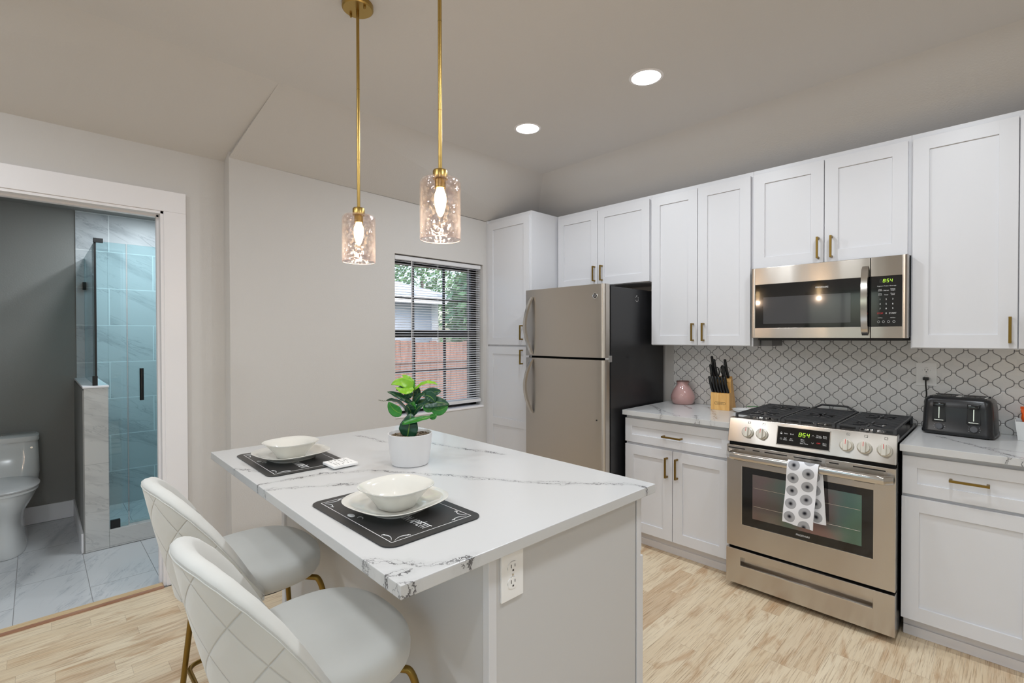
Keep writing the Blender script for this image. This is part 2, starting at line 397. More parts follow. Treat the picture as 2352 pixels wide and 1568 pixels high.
# exterior
def siding():
    k = NM('grey_lap_siding'); x, y, z = k.xyz(k.pos())
    f = k.math('FRACT', k.math('DIVIDE', z, 0.16)); n = k.noise(k.pos(), 4.0, 3.0)
    k.set(base=k.mix(n, srgb(190, 196, 208), srgb(206, 210, 220)), rough=0.7); k.bump(f, 0.8, 0.02); return k.m
M['siding'] = siding()
def shingle():
    k = NM('grey_shingles'); x, y, z = k.xyz(k.pos())
    r = k.math('FLOOR', k.math('DIVIDE', z, 0.07)); h = k.white(k.comb(r, k.math('FLOOR', k.math('MULTIPLY', y, 5.0)), 0.0))
    k.set(base=k.mix(h, srgb(150, 158, 170), srgb(196, 204, 216)), rough=0.8); return k.m
M['shingle'] = shingle()
M['grass'] = simple('ground', srgb(120, 112, 96), 0.9)
def foliage():
    k = NM('tree_foliage'); n = k.noise(k.pos(), 2.5, 2.0)
    k.set(base=k.mix(n, srgb(40, 84, 52), srgb(120, 160, 100)), rough=0.6); return k.m
M['foliage'] = foliage()
M['bark'] = simple('tree_bark', srgb(84, 70, 58), 0.9)

# ------------------------------------------------------------ mesh builder
class MB:
    def __init__(s, T=None):
        s.bm = bmesh.new(); s.T = T or Matrix.Identity(4); s.uvl = s.bm.loops.layers.uv.verify(); s.bev = False
    def v(s, p): return s.bm.verts.new(s.T @ Vector(p))
    def box(s, x0, x1, y0, y1, z0, z1, bev=0.0, seg=2):
        ps = [(x, y, z) for x in (x0, x1) for y in (y0, y1) for z in (z0, z1)]
        vs = [s.v(p) for p in ps]
        fs = [s.bm.faces.new([vs[i] for i in q]) for q in ((0, 1, 3, 2), (4, 6, 7, 5), (0, 4, 5, 1), (2, 3, 7, 6), (0, 2, 6, 4), (1, 5, 7, 3))]
        if bev > 0:
            s.bev = True
            es = list({e for f in fs for e in f.edges})
            bmesh.ops.bevel(s.bm, geom=es, offset=bev, segments=seg, affect='EDGES', profile=0.5)
        return s
    def hexa(s, ps, bev=0.0, seg=2):
        "8 corners ordered like box: x0y0z0,x0y0z1,x0y1z0,x0y1z1,x1..."
        vs = [s.v(p) for p in ps]
        fs = [s.bm.faces.new([vs[i] for i in q]) for q in ((0, 1, 3, 2), (4, 6, 7, 5), (0, 4, 5, 1), (2, 3, 7, 6), (0, 2, 6, 4), (1, 5, 7, 3))]
        if bev > 0:
            s.bev = True
            bmesh.ops.bevel(s.bm, geom=list({e for f in fs for e in f.edges}), offset=bev, segments=seg, affect='EDGES', profile=0.5)
        return s
    def quad(s, *ps):
        s.bm.faces.new([s.v(p) for p in ps]); return s
    def loft(s, rings, cap0=True, cap1=True, closed=True, uv=None):
        R = [[s.v(p) for p in r] for r in rings]; n = len(R[0])
        for i in range(len(R) - 1):
            for j in range(n if closed else n - 1):
                k = (j + 1) % n
                f = s.bm.faces.new((R[i][j], R[i][k], R[i + 1][k], R[i + 1][j]))
                if uv:
                    for lp, (a, b) in zip(f.loops, ((i, j), (i, j + 1), (i + 1, j + 1), (i + 1, j))): lp[s.uvl].uv = uv(a, b)
        if cap0: s.bm.faces.new(list(reversed(R[0])))
        if cap1: s.bm.faces.new(R[-1])
        return s
    def lathe(s, prof, c=(0, 0, 0), n=32, sq=2.0, ax=1.0, ay=1.0, rot=0.0, cap0=True, cap1=True):
        rings = []
        for r, z in prof:
            ring = []
            for i in range(n):
                t = 2 * PI * i / n; m = (abs(math.cos(t)) ** sq + abs(math.sin(t)) ** sq) ** (-1 / sq)
                x, y = r * m * math.cos(t) * ax, r * m * math.sin(t) * ay
                ring.append((c[0] + x * math.cos(rot) - y * math.sin(rot), c[1] + x * math.sin(rot) + y * math.cos(rot), c[2] + z))
            rings.append(ring)
        return s.loft(rings, cap0, cap1)
    def cyl(s, p0, p1, r, n=20, r2=None):
        return s.tube([p0, p1], r, n, r2)
    def tube(s, pts, r, n=12, r2=None, square=False):
        P = [Vector(p) for p in pts]; rings = []
        up = Vector((0, 0, 1)); prev = None
        for i, p in enumerate(P):
            d = (P[min(i + 1, len(P) - 1)] - P[max(i - 1, 0)]).normalized()
            if prev is None:
                a = up if abs(d.dot(up)) < 0.95 else Vector((1, 0, 0))
                sx = d.cross(a).normalized()
            else:
                sx = (prev - d * prev.dot(d)).normalized()
            sy = d.cross(sx); prev = sx
            rr = r if r2 is None else r + (r2 - r) * i / (len(P) - 1)
            if square: ring = [p + sx * rr * a + sy * rr * b for a, b in ((-1, -1), (1, -1), (1, 1), (-1, 1))]
            else: ring = [p + sx * rr * math.cos(2 * PI * k / n) + sy * rr * math.sin(2 * PI * k / n) for k in range(n)]
            rings.append(ring)
        return s.loft(rings)
    def prism(s, poly, f0, f1):
        "poly 2d points; f0,f1 map (u,v)->3d"
        return s.loft([[f0(u, v) for u, v in poly], [f1(u, v) for u, v in poly]])
    def text(s, body, size, Mx, ext=0.0004, align='CENTER'):
        c = bpy.data.curves.new('t', 'FONT'); c.body = body; c.size = size; c.align_x = align; c.align_y = 'CENTER'; c.extrude = ext; c.resolution_u = 3
        o = bpy.data.objects.new('t', c); COL.objects.link(o)
        dg = bpy.context.evaluated_depsgraph_get()
        me = bpy.data.meshes.new_from_object(o.evaluated_get(dg))
        me.transform(s.T @ Mx); s.bm.from_mesh(me)
        bpy.data.objects.remove(o); bpy.data.curves.remove(c); bpy.data.meshes.remove(me)
        return s

ORG = {}
def obj(name, mb, m, parent=None, loc=None, flat=False, angle=38, kind=None):
    org = ORG[parent.name] if parent else Vector(loc if loc is not None else (0, 0, 0))
    bm = mb.bm
    bmesh.ops.recalc_face_normals(bm, faces=bm.faces[:])
    bmesh.ops.translate(bm, verts=bm.verts[:], vec=-org)
    me = bpy.data.meshes.new(name); bm.to_mesh(me); bm.free()
    if not flat:
        me.polygons.foreach_set('use_smooth', [True] * len(me.polygons))
        me.set_sharp_from_angle(angle=math.radians(angle))
    me.materials.append(m)
    o = bpy.data.objects.new(name, me); COL.objects.link(o)
    if parent: o.parent = parent
    else: o.location = org
    ORG[o.name] = org
    if mb.bev and not flat:
        w = o.modifiers.new('face_weighted', 'WEIGHTED_NORMAL'); w.mode = 'FACE_AREA'; w.weight = 100; w.keep_sharp = True
    if kind: o['kind'] = kind
    return o
def tag(o, label, cat, group=None):
    o['label'] = label; o['category'] = cat
    if group: o['group'] = group
    return o
def thing(name, label, cat, loc=(0, 0, 0), group=None):
    o = bpy.data.objects.new(name, None); COL.objects.link(o); o.location = loc
    o.empty_display_size = 0.05
    ORG[o.name] = Vector(loc); return tag(o, label, cat, group)
def lab(o, s): o['label'] = s; return o
def struct(name, mb, m, parent=None, **kw):
    o = obj(name, mb, m, parent, **kw)
    o['kind'] = 'structure'
    return o
def copy_tree(o, parent=None):
    c = o.copy(); COL.objects.link(c)
    if parent is not None: c.parent = parent
    for ch in list(o.children): copy_tree(ch, c)
    return c
def frameM(o, x, y, z):
    "matrix from origin and three axes"
    m = Matrix.Identity(4)
    for i, a in enumerate((Vector(x), Vector(y), Vector(z))):
        for j in range(3): m[j][i] = a[j]
    m.translation = Vector(o); return m
FRONT = lambda x, y, z: frameM((x, y, z), (1, 0, 0), (0, 0, 1), (0, -1, 0))   # writing on a face that looks to -y
def bez(a, b, c, n=10):
    a, b, c = Vector(a), Vector(b), Vector(c)
    return [a * (1 - t) ** 2 + b * 2 * t * (1 - t) + c * t * t for t in [i / n for i in range(n + 1)]]
SEG = {'0': 'abcdef', '1': 'bc', '2': 'abged', '3': 'abgcd', '4': 'fgbc', '5': 'afgcd', '6': 'afgedc', '7': 'abc', '8': 'abcdefg', '9': 'abcfgd'}
def digit(mb, ch, Mx, h):
    w = h * 0.52; t = h * 0.12
    R = dict(a=(0, h / 2, w, t), g=(0, 0, w, t), d=(0, -h / 2, w, t), f=(-w / 2, h / 4, t, h / 2), b=(w / 2, h / 4, t, h / 2), e=(-w / 2, -h / 4, t, h / 2), c=(w / 2, -h / 4, t, h / 2))
    sh = Matrix.Identity(4); sh[0][1] = 0.12
    old = mb.T; mb.T = old @ Mx @ sh
    for sgm in SEG[ch]:
        x, y, a, b = R[sgm]; mb.box(x - a / 2, x + a / 2, y - b / 2, y + b / 2, 0, 0.0005)
    mb.T = old

# ============================================================ ROOM SHELL
XR, YF = 5.6, -6.0
struct('floor', MB().box(-0.07, XR, YF, 0.15, -0.1, 0.0), M['floor'])
struct('floor_bathroom', MB().box(-1.95, -0.09, -4.7, -2.3, -0.1, -0.002), M['bathfloor'])
# window wall (inner face x=0, ends at y=-2.67)
wy0, wy1, wz0, wz1 = -1.56, -0.681, 0.80, 2.035
mb = MB()
mb.box(-0.16, 0, -2.67, wy0, 0, 2.75).box(-0.16, 0, wy1, 0.15, 0, 2.75).box(-0.16, 0, wy0, wy1, 0, wz0).box(-0.16, 0, wy0, wy1, wz1, 2.75)
struct('wall_left', mb, M['wall'])
DY0, DY1, DZ = -3.86, -2.978, 2.112      # bathroom doorway
mb = MB()
mb.box(-0.22, -0.10, DY1, -2.668, 0, 2.75).box(-0.22, -0.10, DY0, DY1, DZ, 2.75).box(-0.22, -0.10, YF, DY0, 0, 2.75)
struct('wall_bathroom', mb, M['wall'])
struct('wall_back', MB().box(-0.16, XR + 0.15, 0, 0.15, 0, 2.75), M['wall'])
struct('wall_right', MB().box(XR, XR + 0.15, YF, -4.9, 0, 2.9).box(XR, XR + 0.15, -3.8, 0, 0, 2.9).box(XR, XR + 0.15, -4.9, -3.8, 0, 0.5).box(XR, XR + 0.15, -4.9, -3.8, 2.1, 2.9), M['wall'])
mb = MB()
FX0, FX1, FZ0, FZ1 = 0.95, 1.95, 0.95, 2.1
mb.box(-0.16, FX0, YF - 0.15, YF, 0, 2.9).box(FX1, 3.0, YF - 0.15, YF, 0, 2.9).box(3.0, 4.9, YF - 0.15, YF, 2.1, 2.9).box(4.9, XR + 0.15, YF - 0.15, YF, 0, 2.9).box(FX0, FX1, YF - 0.15, YF, 0, FZ0).box(FX0, FX1, YF - 0.15, YF, FZ1, 2.9)
struct('wall_front', mb, M['wall'])
# ceiling: flat field with sloped skirts along two walls, seam at y=-2.585
mb = MB()
def ceil_poly(*ps): mb.quad(*ps)
c0 = (0.585, -0.55, CEIL); c1 = (0.587, -2.585, CEIL); c2 = (XR, -2.585, CEIL + 0.0); c3 = (XR, -0.55, CEIL)
ceil_poly(c0, c1, c2, c3)
c4 = (0.555, YF, CEIL + 0.09); c5 = (XR, YF, CEIL + 0.09)
ceil_poly(c1, c4, c5, c2)
wA = (0, 0.0, 2.405); wB = (0, -0.68, 2.418); wC = (0, -2.67, 2.468)
mb.bm.faces.new([mb.v(p) for p in (c0, wA, wB, wC, c1)])
wD = (-0.10, -2.67, 2.468); wE = (-0.10, YF, 2.475)
ceil_poly(c1, wC, wD); ceil_poly(c1, wD, wE, c4)
wF = (XR, 0.0, 2.42)
ceil_poly(c0, c3, wF, wA)
bmesh.ops.remove_doubles(mb.bm, verts=mb.bm.verts[:], dist=1e-5)
struct('ceiling', mb, M['ceil'], flat=True)

# bathroom shell
GX = -1.905
struct('wall_bathroom_back', MB().box(GX - 0.1, GX, -4.7, -3.268, 0, 2.45), M['bathwall'])
struct('wall_shower_back', MB().box(GX - 0.1, GX + 0.008, -3.268, -2.3, 0, 2.45), M['showertile'])
struct('wall_shower_side', MB().box(GX, -0.22, -2.42, -2.3, 0, 2.45), M['showertile_side'])
struct('wall_bathroom_side', MB().box(GX, -0.22, -4.8, -4.7, 0, 2.45), M['bathwall'])
struct('ceiling_bathroom', MB().box(GX - 0.1, -0.215, -4.8, -2.3, 2.403, 2.45), M['bathwall'])
struct('trim_1', MB().box(GX, GX + 0.014, -4.7, -3.284, 0, 0.13, 0.003), M['trim'])
# tiled half wall beside the shower
mb = MB().box(GX + 0.008, -0.955, -3.278, -3.155, 0, 1.072, 0.003)
hw = struct('wall_half', mb, M['ponytile'])
struct('wall_half_side', MB().box(GX, -0.955, -3.284, -3.278, 0, 1.06), M['bathwall'])
struct('trim_2', MB().box(GX + 0.014, -0.962, -3.296, -3.284, 0, 0.13, 0.003), M['trim'])
struct('trim_3', MB().box(GX + 0.008, -0.95, -3.284, -3.15, 1.072, 1.086, 0.003), M['trim'])
struct('trim_4', MB().box(-1.07, -0.955, -3.155, -2.42, 0, 0.118, 0.004), M['ponytile'])   # shower curb
struct('floor_shower', MB().box(GX, -1.07, -3.155, -2.42, -0.002, 0.03), M['bathfloor'])

# door casing + jamb + threshold
mb = MB()
cw = 0.105
mb.box(-0.0995, -0.08, DY1, DY1 + cw, 0, DZ, 0.002).box(-0.0995, -0.08, DY0 - cw, DY0, 0, DZ, 0.002).box(-0.0995, -0.08, DY0 - cw, DY1 + cw, DZ, DZ + cw + 0.01, 0.002)
struct('trim_5', mb, M['trim'])
mb = MB()
mb.box(-0.225, -0.088, DY1 - 0.015, DY1 + 0.002, 0, DZ, 0.001).box(-0.225, -0.088, DY0, DY0 + 0.015, 0, DZ, 0.001).box(-0.225, -0.088, DY0, DY1, DZ - 0.015, DZ, 0.001)
mb.box(-0.18, -0.145, DY1 - 0.025, DY1 - 0.015, 0, DZ - 0.015).box(-0.18, -0.145, DY0 + 0.015, DY0 + 0.025, 0, DZ - 0.015).box(-0.18, -0.145, DY0, DY1, DZ - 0.025, DZ - 0.015)
struct('door_1', mb, M['trim'])
thr = thing('door_threshold', 'raw pine strip lying across the bathroom doorway between tile and plank floor', 'threshold', (-0.09, -3.42, 0))
obj('strip', MB().box(-0.125, -0.078, DY0 + 0.016, DY1 - 0.016, -0.002, 0.012, 0.002), M['pine'], thr)
lab(obj('edge_board', MB().box(-0.078, -0.062, DY0 + 0.016, DY1 - 0.016, 0.0, 0.011, 0.001), M['rawpine'], thr), 'darker reddish front edge')

# window
win = struct('window_1', MB().box(-0.155, -0.10, wy0, wy0 + 0.05, wz0, wz1).box(-0.155, -0.10, wy1 - 0.06, wy1, wz0, wz1)
             .box(-0.155, -0.10, wy0, wy1, wz1 - 0.06, wz1).box(-0.155, -0.10, wy0, wy1, wz0, wz0 + 0.05), M['matteblack'])
ORG['window_1'] = Vector((0, 0, 0))
obj('meeting_rail', MB().box(-0.15, -0.095, wy0, wy1, 1.40, 1.462), M['matteblack'], win)
mb = MB()
for yy in (-1.325, -1.02): mb.box(-0.13, -0.112, yy - 0.008, yy + 0.008, 1.46, wz1 - 0.05).box(-0.12, -0.102, yy - 0.008, yy + 0.008, wz0 + 0.05, 1.40)
mb.box(-0.129, -0.113, wy0 + 0.05, wy1 - 0.06, 1.708, 1.724).box(-0.119, -0.103, wy0 + 0.05, wy1 - 0.06, 1.115, 1.131)
obj('muntin_grid', mb, M['matteblack'], win)
obj('pane', MB().box(-0.124, -0.119, wy0 + 0.04, wy1 - 0.05, 1.45, wz1 - 0.05), M['windowglass'], win)
obj('pane', MB().box(-0.113, -0.108, wy0 + 0.04, wy1 - 0.05, wz0 + 0.04, 1.42), M['windowglass'], win)
struct('trim_6', MB().box(-0.10, 0.006, wy0, wy1, wz0 - 0.012, wz0 + 0.004, 0.002), M['trim'])  # sill board

# second window in the wall behind the camera
win2 = struct('window_2', MB().box(FX0, FX0 + 0.05, YF - 0.1, YF - 0.04, FZ0, FZ1).box(FX1 - 0.05, FX1, YF - 0.1, YF - 0.04, FZ0, FZ1)
              .box(FX0, FX1, YF - 0.1, YF - 0.04, FZ0, FZ0 + 0.05).box(FX0, FX1, YF - 0.1, YF - 0.04, FZ1 - 0.05, FZ1).box(1.43, 1.47, YF - 0.1, YF - 0.04, FZ0, FZ1), M['matteblack'])
ORG['window_2'] = Vector((0, 0, 0))
obj('pane', MB().box(FX0 + 0.04, FX1 - 0.04, YF - 0.075, YF - 0.07, FZ0 + 0.04, FZ1 - 0.04), M['windowglass'], win2)

# unseen patio door and side window, added to bring in flat fill daylight
fill_door = struct('door_added_fill', MB().box(3.0, 3.06, YF - 0.1, YF - 0.04, 0, 2.1).box(4.84, 4.9, YF - 0.1, YF - 0.04, 0, 2.1).box(3.92, 3.98, YF - 0.1, YF - 0.04, 0, 2.1).box(3.0, 4.9, YF - 0.1, YF - 0.04, 2.04, 2.1).box(3.0, 4.9, YF - 0.1, YF - 0.04, 0, 0.06), M['trim'])
ORG['door_added_fill'] = Vector((0, 0, 0))
obj('pane', MB().box(3.05, 4.85, YF - 0.075, YF - 0.07, 0.05, 2.05), M['windowglass'], fill_door)
fill_win = struct('window_added_fill', MB().box(XR + 0.04, XR + 0.1, -4.9, -4.84, 0.5, 2.1).box(XR + 0.04, XR + 0.1, -3.86, -3.8, 0.5, 2.1).box(XR + 0.04, XR + 0.1, -4.9, -3.8, 2.04, 2.1).box(XR + 0.04, XR + 0.1, -4.9, -3.8, 0.5, 0.56), M['trim'])
ORG['window_added_fill'] = Vector((0, 0, 0))
obj('pane', MB().box(XR + 0.07, XR + 0.075, -4.85, -3.85, 0.55, 2.05), M['windowglass'], fill_win)

# blinds
bl = thing('window_blind', 'white horizontal mini blind lowered over the black window', 'blind', (-0.045, -1.12, 2.03))
BY0, BY1 = wy0 + 0.012, wy1 - 0.012
obj('headrail', MB().box(-0.062, -0.018, BY0, BY1, 1.995, 2.028, 0.004), M['blind'], bl)
obj('bottom_rail', MB().box(-0.062, -0.018, BY0, BY1, 0.835, 0.862, 0.004), M['blind'], bl)
NSL = 58; z_top, z_bot = 1.985, 0.872
sl = None
for i in range(NSL):
    if sl is None:
        mb = MB(); pr = [(-0.0125, 0.0), (-0.006, 0.0016), (0, 0.0021), (0.006, 0.0016), (0.0125, 0.0)]
        zc = z_top; dz = 0.0006
        pr = [(a, b - a * 0.24) for a, b in pr]
        ring = lambda y: [(-0.040 + a, y, zc + b) for a, b in pr] + [(-0.040 + a, y, zc + b - dz) for a, b in reversed(pr)]
        mb.loft([ring(BY0 + 0.003), ring(BY1 - 0.003)])
        sl = obj('slat', mb, M['blind'], bl)
    else:
        c = sl.copy(); COL.objects.link(c); c.location = (0, 0, -(z_top - z_bot) * i / (NSL - 1))
mb = MB()
for yy in (-1.385, -1.15, -0.83):
    for dy in (-0.004, 0.005): mb.tube([(-0.026, yy + dy, 1.998), (-0.026, yy + dy, 0.85)], 0.0007, 5)
obj('ladder_cord', mb, M['blind'], bl)
obj('tilt_wand', MB().tube([(-0.012, -1.405, 2.0), (-0.012, -1.407, 1.30)], 0.0032, 8), M['blind'], bl)

# backsplash
bs = obj('tile_backsplash', MB().box(1.443, 3.36, -0.0085, -0.0006, 0.9095, 1.39), M['lantern'], loc=(2.4, 0, 0.909))
tag(bs, 'pale arabesque lantern tile backsplash with grey grout above the counters', 'backsplash')

# baseboard pieces
struct('baseboard_left', MB().box(0, 0.014, -2.67, -0.66, 0, 0.10, 0.003), M['trim'])
struct('baseboard_bathroom', MB().box(-0.10, -0.086, DY1 + cw, -2.67, 0, 0.10, 0.003), M['trim'])

# ============================================================ CABINETS
def pull(parent, x, z, vertical=True, L=0.12, yf=-0.325, name='handle'):
    mb = MB(); s = 0.0052
    if vertical:
        mb.box(x - s, x + s, yf - 0.036, yf - 0.026, z - L / 2, z + L / 2, 0.0008)
        for e in (-1, 1): mb.box(x - s, x + s, yf - 0.028, yf + 0.001, z + e * (L / 2 - s) - s, z + e * (L / 2 - s) + s, 0.0008)
    else:
        mb.box(x - L / 2, x + L / 2, yf - 0.036, yf - 0.026, z - s, z + s, 0.0008)
        for e in (-1, 1): mb.box(x + e * (L / 2 - s) - s, x + e * (L / 2 - s) + s, yf - 0.028, yf + 0.001, z - s, z + s, 0.0008)
    return obj(name, mb, M['abrass'], parent)
def shaker(mb, x0, x1, z0, z1, yf, st=0.064, th=0.02, rails=()):
    "shaker front, face at y=yf looking to -y"
    mb.box(x0, x0 + st, yf, yf + th, z0, z1, 0.0012).box(x1 - st, x1, yf, yf + th, z0, z1, 0.0012)
    mb.box(x0 + st - 0.001, x1 - st + 0.001, yf, yf + th, z1 - st, z1, 0.0012).box(x0 + st - 0.001, x1 - st + 0.001, yf, yf + th, z0, z0 + st, 0.0012)
    for r0, r1 in rails: mb.box(x0 + st - 0.001, x1 - st + 0.001, yf, yf + th, r0, r1, 0.0012)
    mb.box(x0 + st * 0.8, x1 - st * 0.8, yf + 0.008, yf + th - 0.002, z0 + st * 0.8, z1 - st * 0.8)
    return mb
def door(parent, x0, x1, z0, z1, yf, name='door', **kw):
    return obj(name, shaker(MB(), x0, x1, z0, z1, yf, **kw), M['cab'], parent)
UB, UT, YB, YD = 1.341, 2.423, -0.305, -0.325
def wallcab(name, label, x0, x1, z0, z1, doors):
    t = thing(name, label, 'cabinet', ((x0 + x1) / 2, -0.16, z0))
    obj('body', MB().box(x0, x1, YB, 0.0 - 0.0005, z0, z1, 0.001), M['cab'], t)
    for dx0, dx1, hx, hz in doors:
        d = door(t, dx0, dx1, z0 + 0.005, z1 - 0.028, YD)
        if hx is not None: pull(d, hx, hz)
    return t
XU, XM = 1.429, 2.1235
X4 = XM + 0.762
wallcab('wall_cabinet', 'short white two-door cabinet hung above the steel fridge', 0.54, XU, 1.80, UT, [(0.556, 0.959, 0.936, 1.90), (0.963, XU - 0.014, 1.007, 1.90)])
wallcab('wall_cabinet', 'tall white two-door cabinet hung between fridge and microwave', XU, XM, UB, UT, [(XU + 0.005, 1.772, 1.746, 1.433), (1.776, XM - 0.012, 1.818, 1.433)])
wallcab('wall_cabinet', 'short white two-door cabinet hung right above the microwave', XM + 0.0005, X4, 1.815, UT, [(XM + 0.006, 2.504, 2.479, 1.902), (2.508, X4 - 0.012, 2.544, 1.901)])
wallcab('wall_cabinet', 'tall white cabinet hung right of the microwave above the toaster', X4 + 0.0005, 3.648, UB, UT, [(X4 + 0.007, 3.264, 3.240, 1.431), (3.268, 3.64, 3.292, 1.431)])
tt = thing('filler_panel', 'small grey filler block below the microwave, beside the cabinet edge', 'panel', (2.17, -0.2, 1.36))
obj('block', MB().box(2.135, 2.20, -0.205, -0.01, 1.343, 1.379, 0.002), simple('grey_filler', srgb(140, 140, 142), 0.5), tt)

# pantry
PY = -0.651
t = thing('pantry_cabinet', 'tall white pantry cabinet in the corner between window and fridge', 'cabinet', (0.27, -0.32, 0))
obj('body', MB().box(0.001, 0.536, PY + 0.02, -0.001, 0.10, UT, 0.002), M['cab'], t)
obj('toe_kick', MB().box(0.02, 0.52, PY + 0.09, -0.02, 0.0, 0.11), M['kick'], t)
obj('filler_strip', MB().box(0.001, 0.022, PY + 0.006, PY + 0.021, 0.10, UT - 0.001, 0.002), M['cab'], t)
d = door(t, 0.028, 0.527, 1.335, UT - 0.03, PY); pull(d, 0.453, 1.438, yf=PY)
d = door(t, 0.028, 0.527, 0.12, 1.320, PY, rails=[(0.646, 0.71)]); pull(d, 0.453, 1.238, yf=PY)

# base cabinets
BYF, CT = -0.633, 0.909
def basecab(name, label, x0, x1, fronts):
    t = thing(name, label, 'cabinet', ((x0 + x1) / 2, -0.31, 0))
    obj('body', MB().box(x0, x1, BYF + 0.02, -0.01, 0.105, 0.876, 0.001), M['cab'], t)
    obj('toe_kick', MB().box(x0 + 0.002, x1 - 0.002, -0.560, -0.02, 0.0, 0.106).box(x0 + 0.002, x1 - 0.002, -0.568, -0.559, 0.0, 0.045, 0.003), M['kick'], t)
    for kind, a, b, z0, z1, hs in fronts:
        d = door(t, a, b, z0, z1, BYF, name=kind, st=0.064 if kind == 'door' else 0.052)
        for hx, hz, vert in hs: pull(d, hx, hz, vert, L=0.128, yf=BYF)
    return t
basecab('base_cabinet', 'white base cabinet with one drawer and two doors between fridge and stove', 1.412, XM - 0.004,
        [('drawer', 1.413, XM - 0.008, 0.697, 0.855, [(1.76, 0.768, False)]), ('door', 1.413, 1.755, 0.106, 0.680, [(1.722, 0.573, True)]), ('door', 1.759, XM - 0.008, 0.106, 0.680, [(1.790, 0.575, True)])])
basecab('base_cabinet', 'white base cabinet with drawer and single door right of the stove', 2.892, 3.352,
        [('drawer', 2.896, 3.347, 0.680, 0.855, [(3.122, 0.774, False)]), ('door', 2.893, 3.347, 0.103, 0.666, [])])
o = obj('countertop', MB().box(1.4055, XM - 0.003, -0.659, -0.009, 0.877, CT, 0.002), M['quartz'], loc=(1.76, -0.33, 0.877))
tag(o, 'white veined quartz counter holding the pink vase, left of the stove', 'countertop')
o = obj('countertop', MB().box(2.888, 3.36, -0.659, -0.009, 0.877, CT, 0.002), M['quartz'], loc=(3.12, -0.33, 0.877))
tag(o, 'white veined quartz counter under the black toaster, right of the stove', 'countertop')

# ============================================================ FRIDGE
def fridge():
    x0, x1 = 0.652, 1.372
    t = thing('refrigerator', 'stainless top-freezer fridge with black sides beside the pantry', 'refrigerator', (1.0, -0.4, 0))
    obj('body', MB().box(x0, x1, -0.745, -0.035, 0.03, 1.742, 0.004), M['fridgeside'], t)
    obj('gasket', MB().box(x0 + 0.006, x1 - 0.006, -0.76, -0.744, 0.06, 1.745), M['gap'], t)
    def dr(z0, z1):
        n = 14; r = 0.026; poly = [(x0, -0.759), (x0, -0.812), (x0 + 0.004, -0.82)]
        # gently bowed front with a rounded hinge-side edge
        for i in range(1, 16):
            f = i / 16; poly.append((x0 + 0.004 + (x1 - r - x0 - 0.004) * f, -0.82 - 0.004 * math.sin(PI * f)))
        for i in range(0, 7):
            a = PI / 2 * i / 6; poly.append((x1 - r + r * math.sin(a), -0.82 + r - r * math.cos(a)))
        poly.append((x1, -0.759))
        mb = MB(); mb.prism(poly, lambda u, v: (u, v, z0), lambda u, v: (u, v, z1)); return mb
    up = obj('freezer_door', dr(1.262, 1.755), M['steelv'], t)
    lo = obj('fridge_door', dr(0.06, 1.246), M['steelv'], t)
    def hand(par, za, zb, flip):
        # bowed bar, thick at the free end
        N = 16; rings = []
        for i in range(N + 1):
            f = i / N; z = za + (zb - za) * f
            bow = math.sin(PI * min(1, f * 1.0)) ** 0.8
            y = -0.828 - 0.045 * bow
            x = x0 + 0.075 - 0.035 * math.sin(PI * f)
            hw, ht = 0.014, 0.008
            rings.append([(x - hw, y + ht, z), (x - hw * 0.7, y - ht, z), (x + hw * 0.7, y - ht, z), (x + hw, y + ht, z)])
        mb = MB().loft(rings)
        h = obj('handle', mb, M['steelhandle'], par)
    hand(up, 1.272, 1.70, False); hand(lo, 0.83, 1.238, True)
    lg = MB().lathe([(0.0, 0), (0.020, 0), (0.020, 0.003), (0.017, 0.0045), (0, 0.0045)], n=28, cap0=False, cap1=False)
    lg.bm.transform(FRONT(1.303, -0.8225, 1.677)); emb = obj('emblem', lg, M['chrome'], up); lab(emb, 'round chrome monogram badge')
    mb = MB().lathe([(0.0, 0.0045), (0.0155, 0.0045), (0.0155, 0.0052), (0, 0.0052)], n=28, cap0=False, cap1=False)
    mb.bm.transform(FRONT(1.303, -0.8225, 1.677)); obj('badge_field', mb, M['blackgloss'], emb)
    mb = MB().text('GE', 0.019, FRONT(1.303, -0.8282, 1.677))
    for a in range(4):
        an = PI / 2 * a + 0.5
        mb.tube([Vector((1.303, -0.8283, 1.677)) + Vector((math.cos(q), 0, math.sin(q))) * rr for q, rr in ((an, 0.0135), (an + 0.35, 0.0125), (an + 0.7, 0.0135))], 0.0006, 5)
    obj('monogram', mb, M['chrome'], emb)
    # hinge clips, screw dot, worn ring on the side
    obj('hinge', MB().box(x1 - 0.03, x1 + 0.004, -0.768, -0.735, 1.232, 1.276, 0.002), M['chrome'], t)
    obj('hinge', MB().box(x1 - 0.06, x1 - 0.004, -0.79, -0.70, 1.742, 1.752, 0.002), M['matteblack'], t)
    mb = MB().cyl((1.313, -0.8255, 0.845), (1.313, -0.818, 0.845), 0.005, 12); obj('screw_plug', mb, M['black'], lo)
    mb = MB()
    for a in range(12):
        if a in (2, 6, 9): continue
        an = 2 * PI * a / 12; c = (x1 + 0.0004, -0.418 + 0.017 * math.cos(an), 1.673 + 0.022 * math.sin(an))
        mb.box(c[0] - 0.001, c[0] + 0.0004, c[1] - 0.0022, c[1] + 0.0022, c[2] - 0.0022, c[2] + 0.0022)
    lab(obj('sticker_residue', mb, M['print'], t), 'pale ring of sticker residue')
    mb = MB()
    for xx in (x0 + 0.06, x1 - 0.06):
        for yy in (-0.68, -0.1): mb.cyl((xx, yy, 0), (xx, yy, 0.032), 0.018, 12)
    obj('foot', mb, M['black'], t)
    return t
fridge()

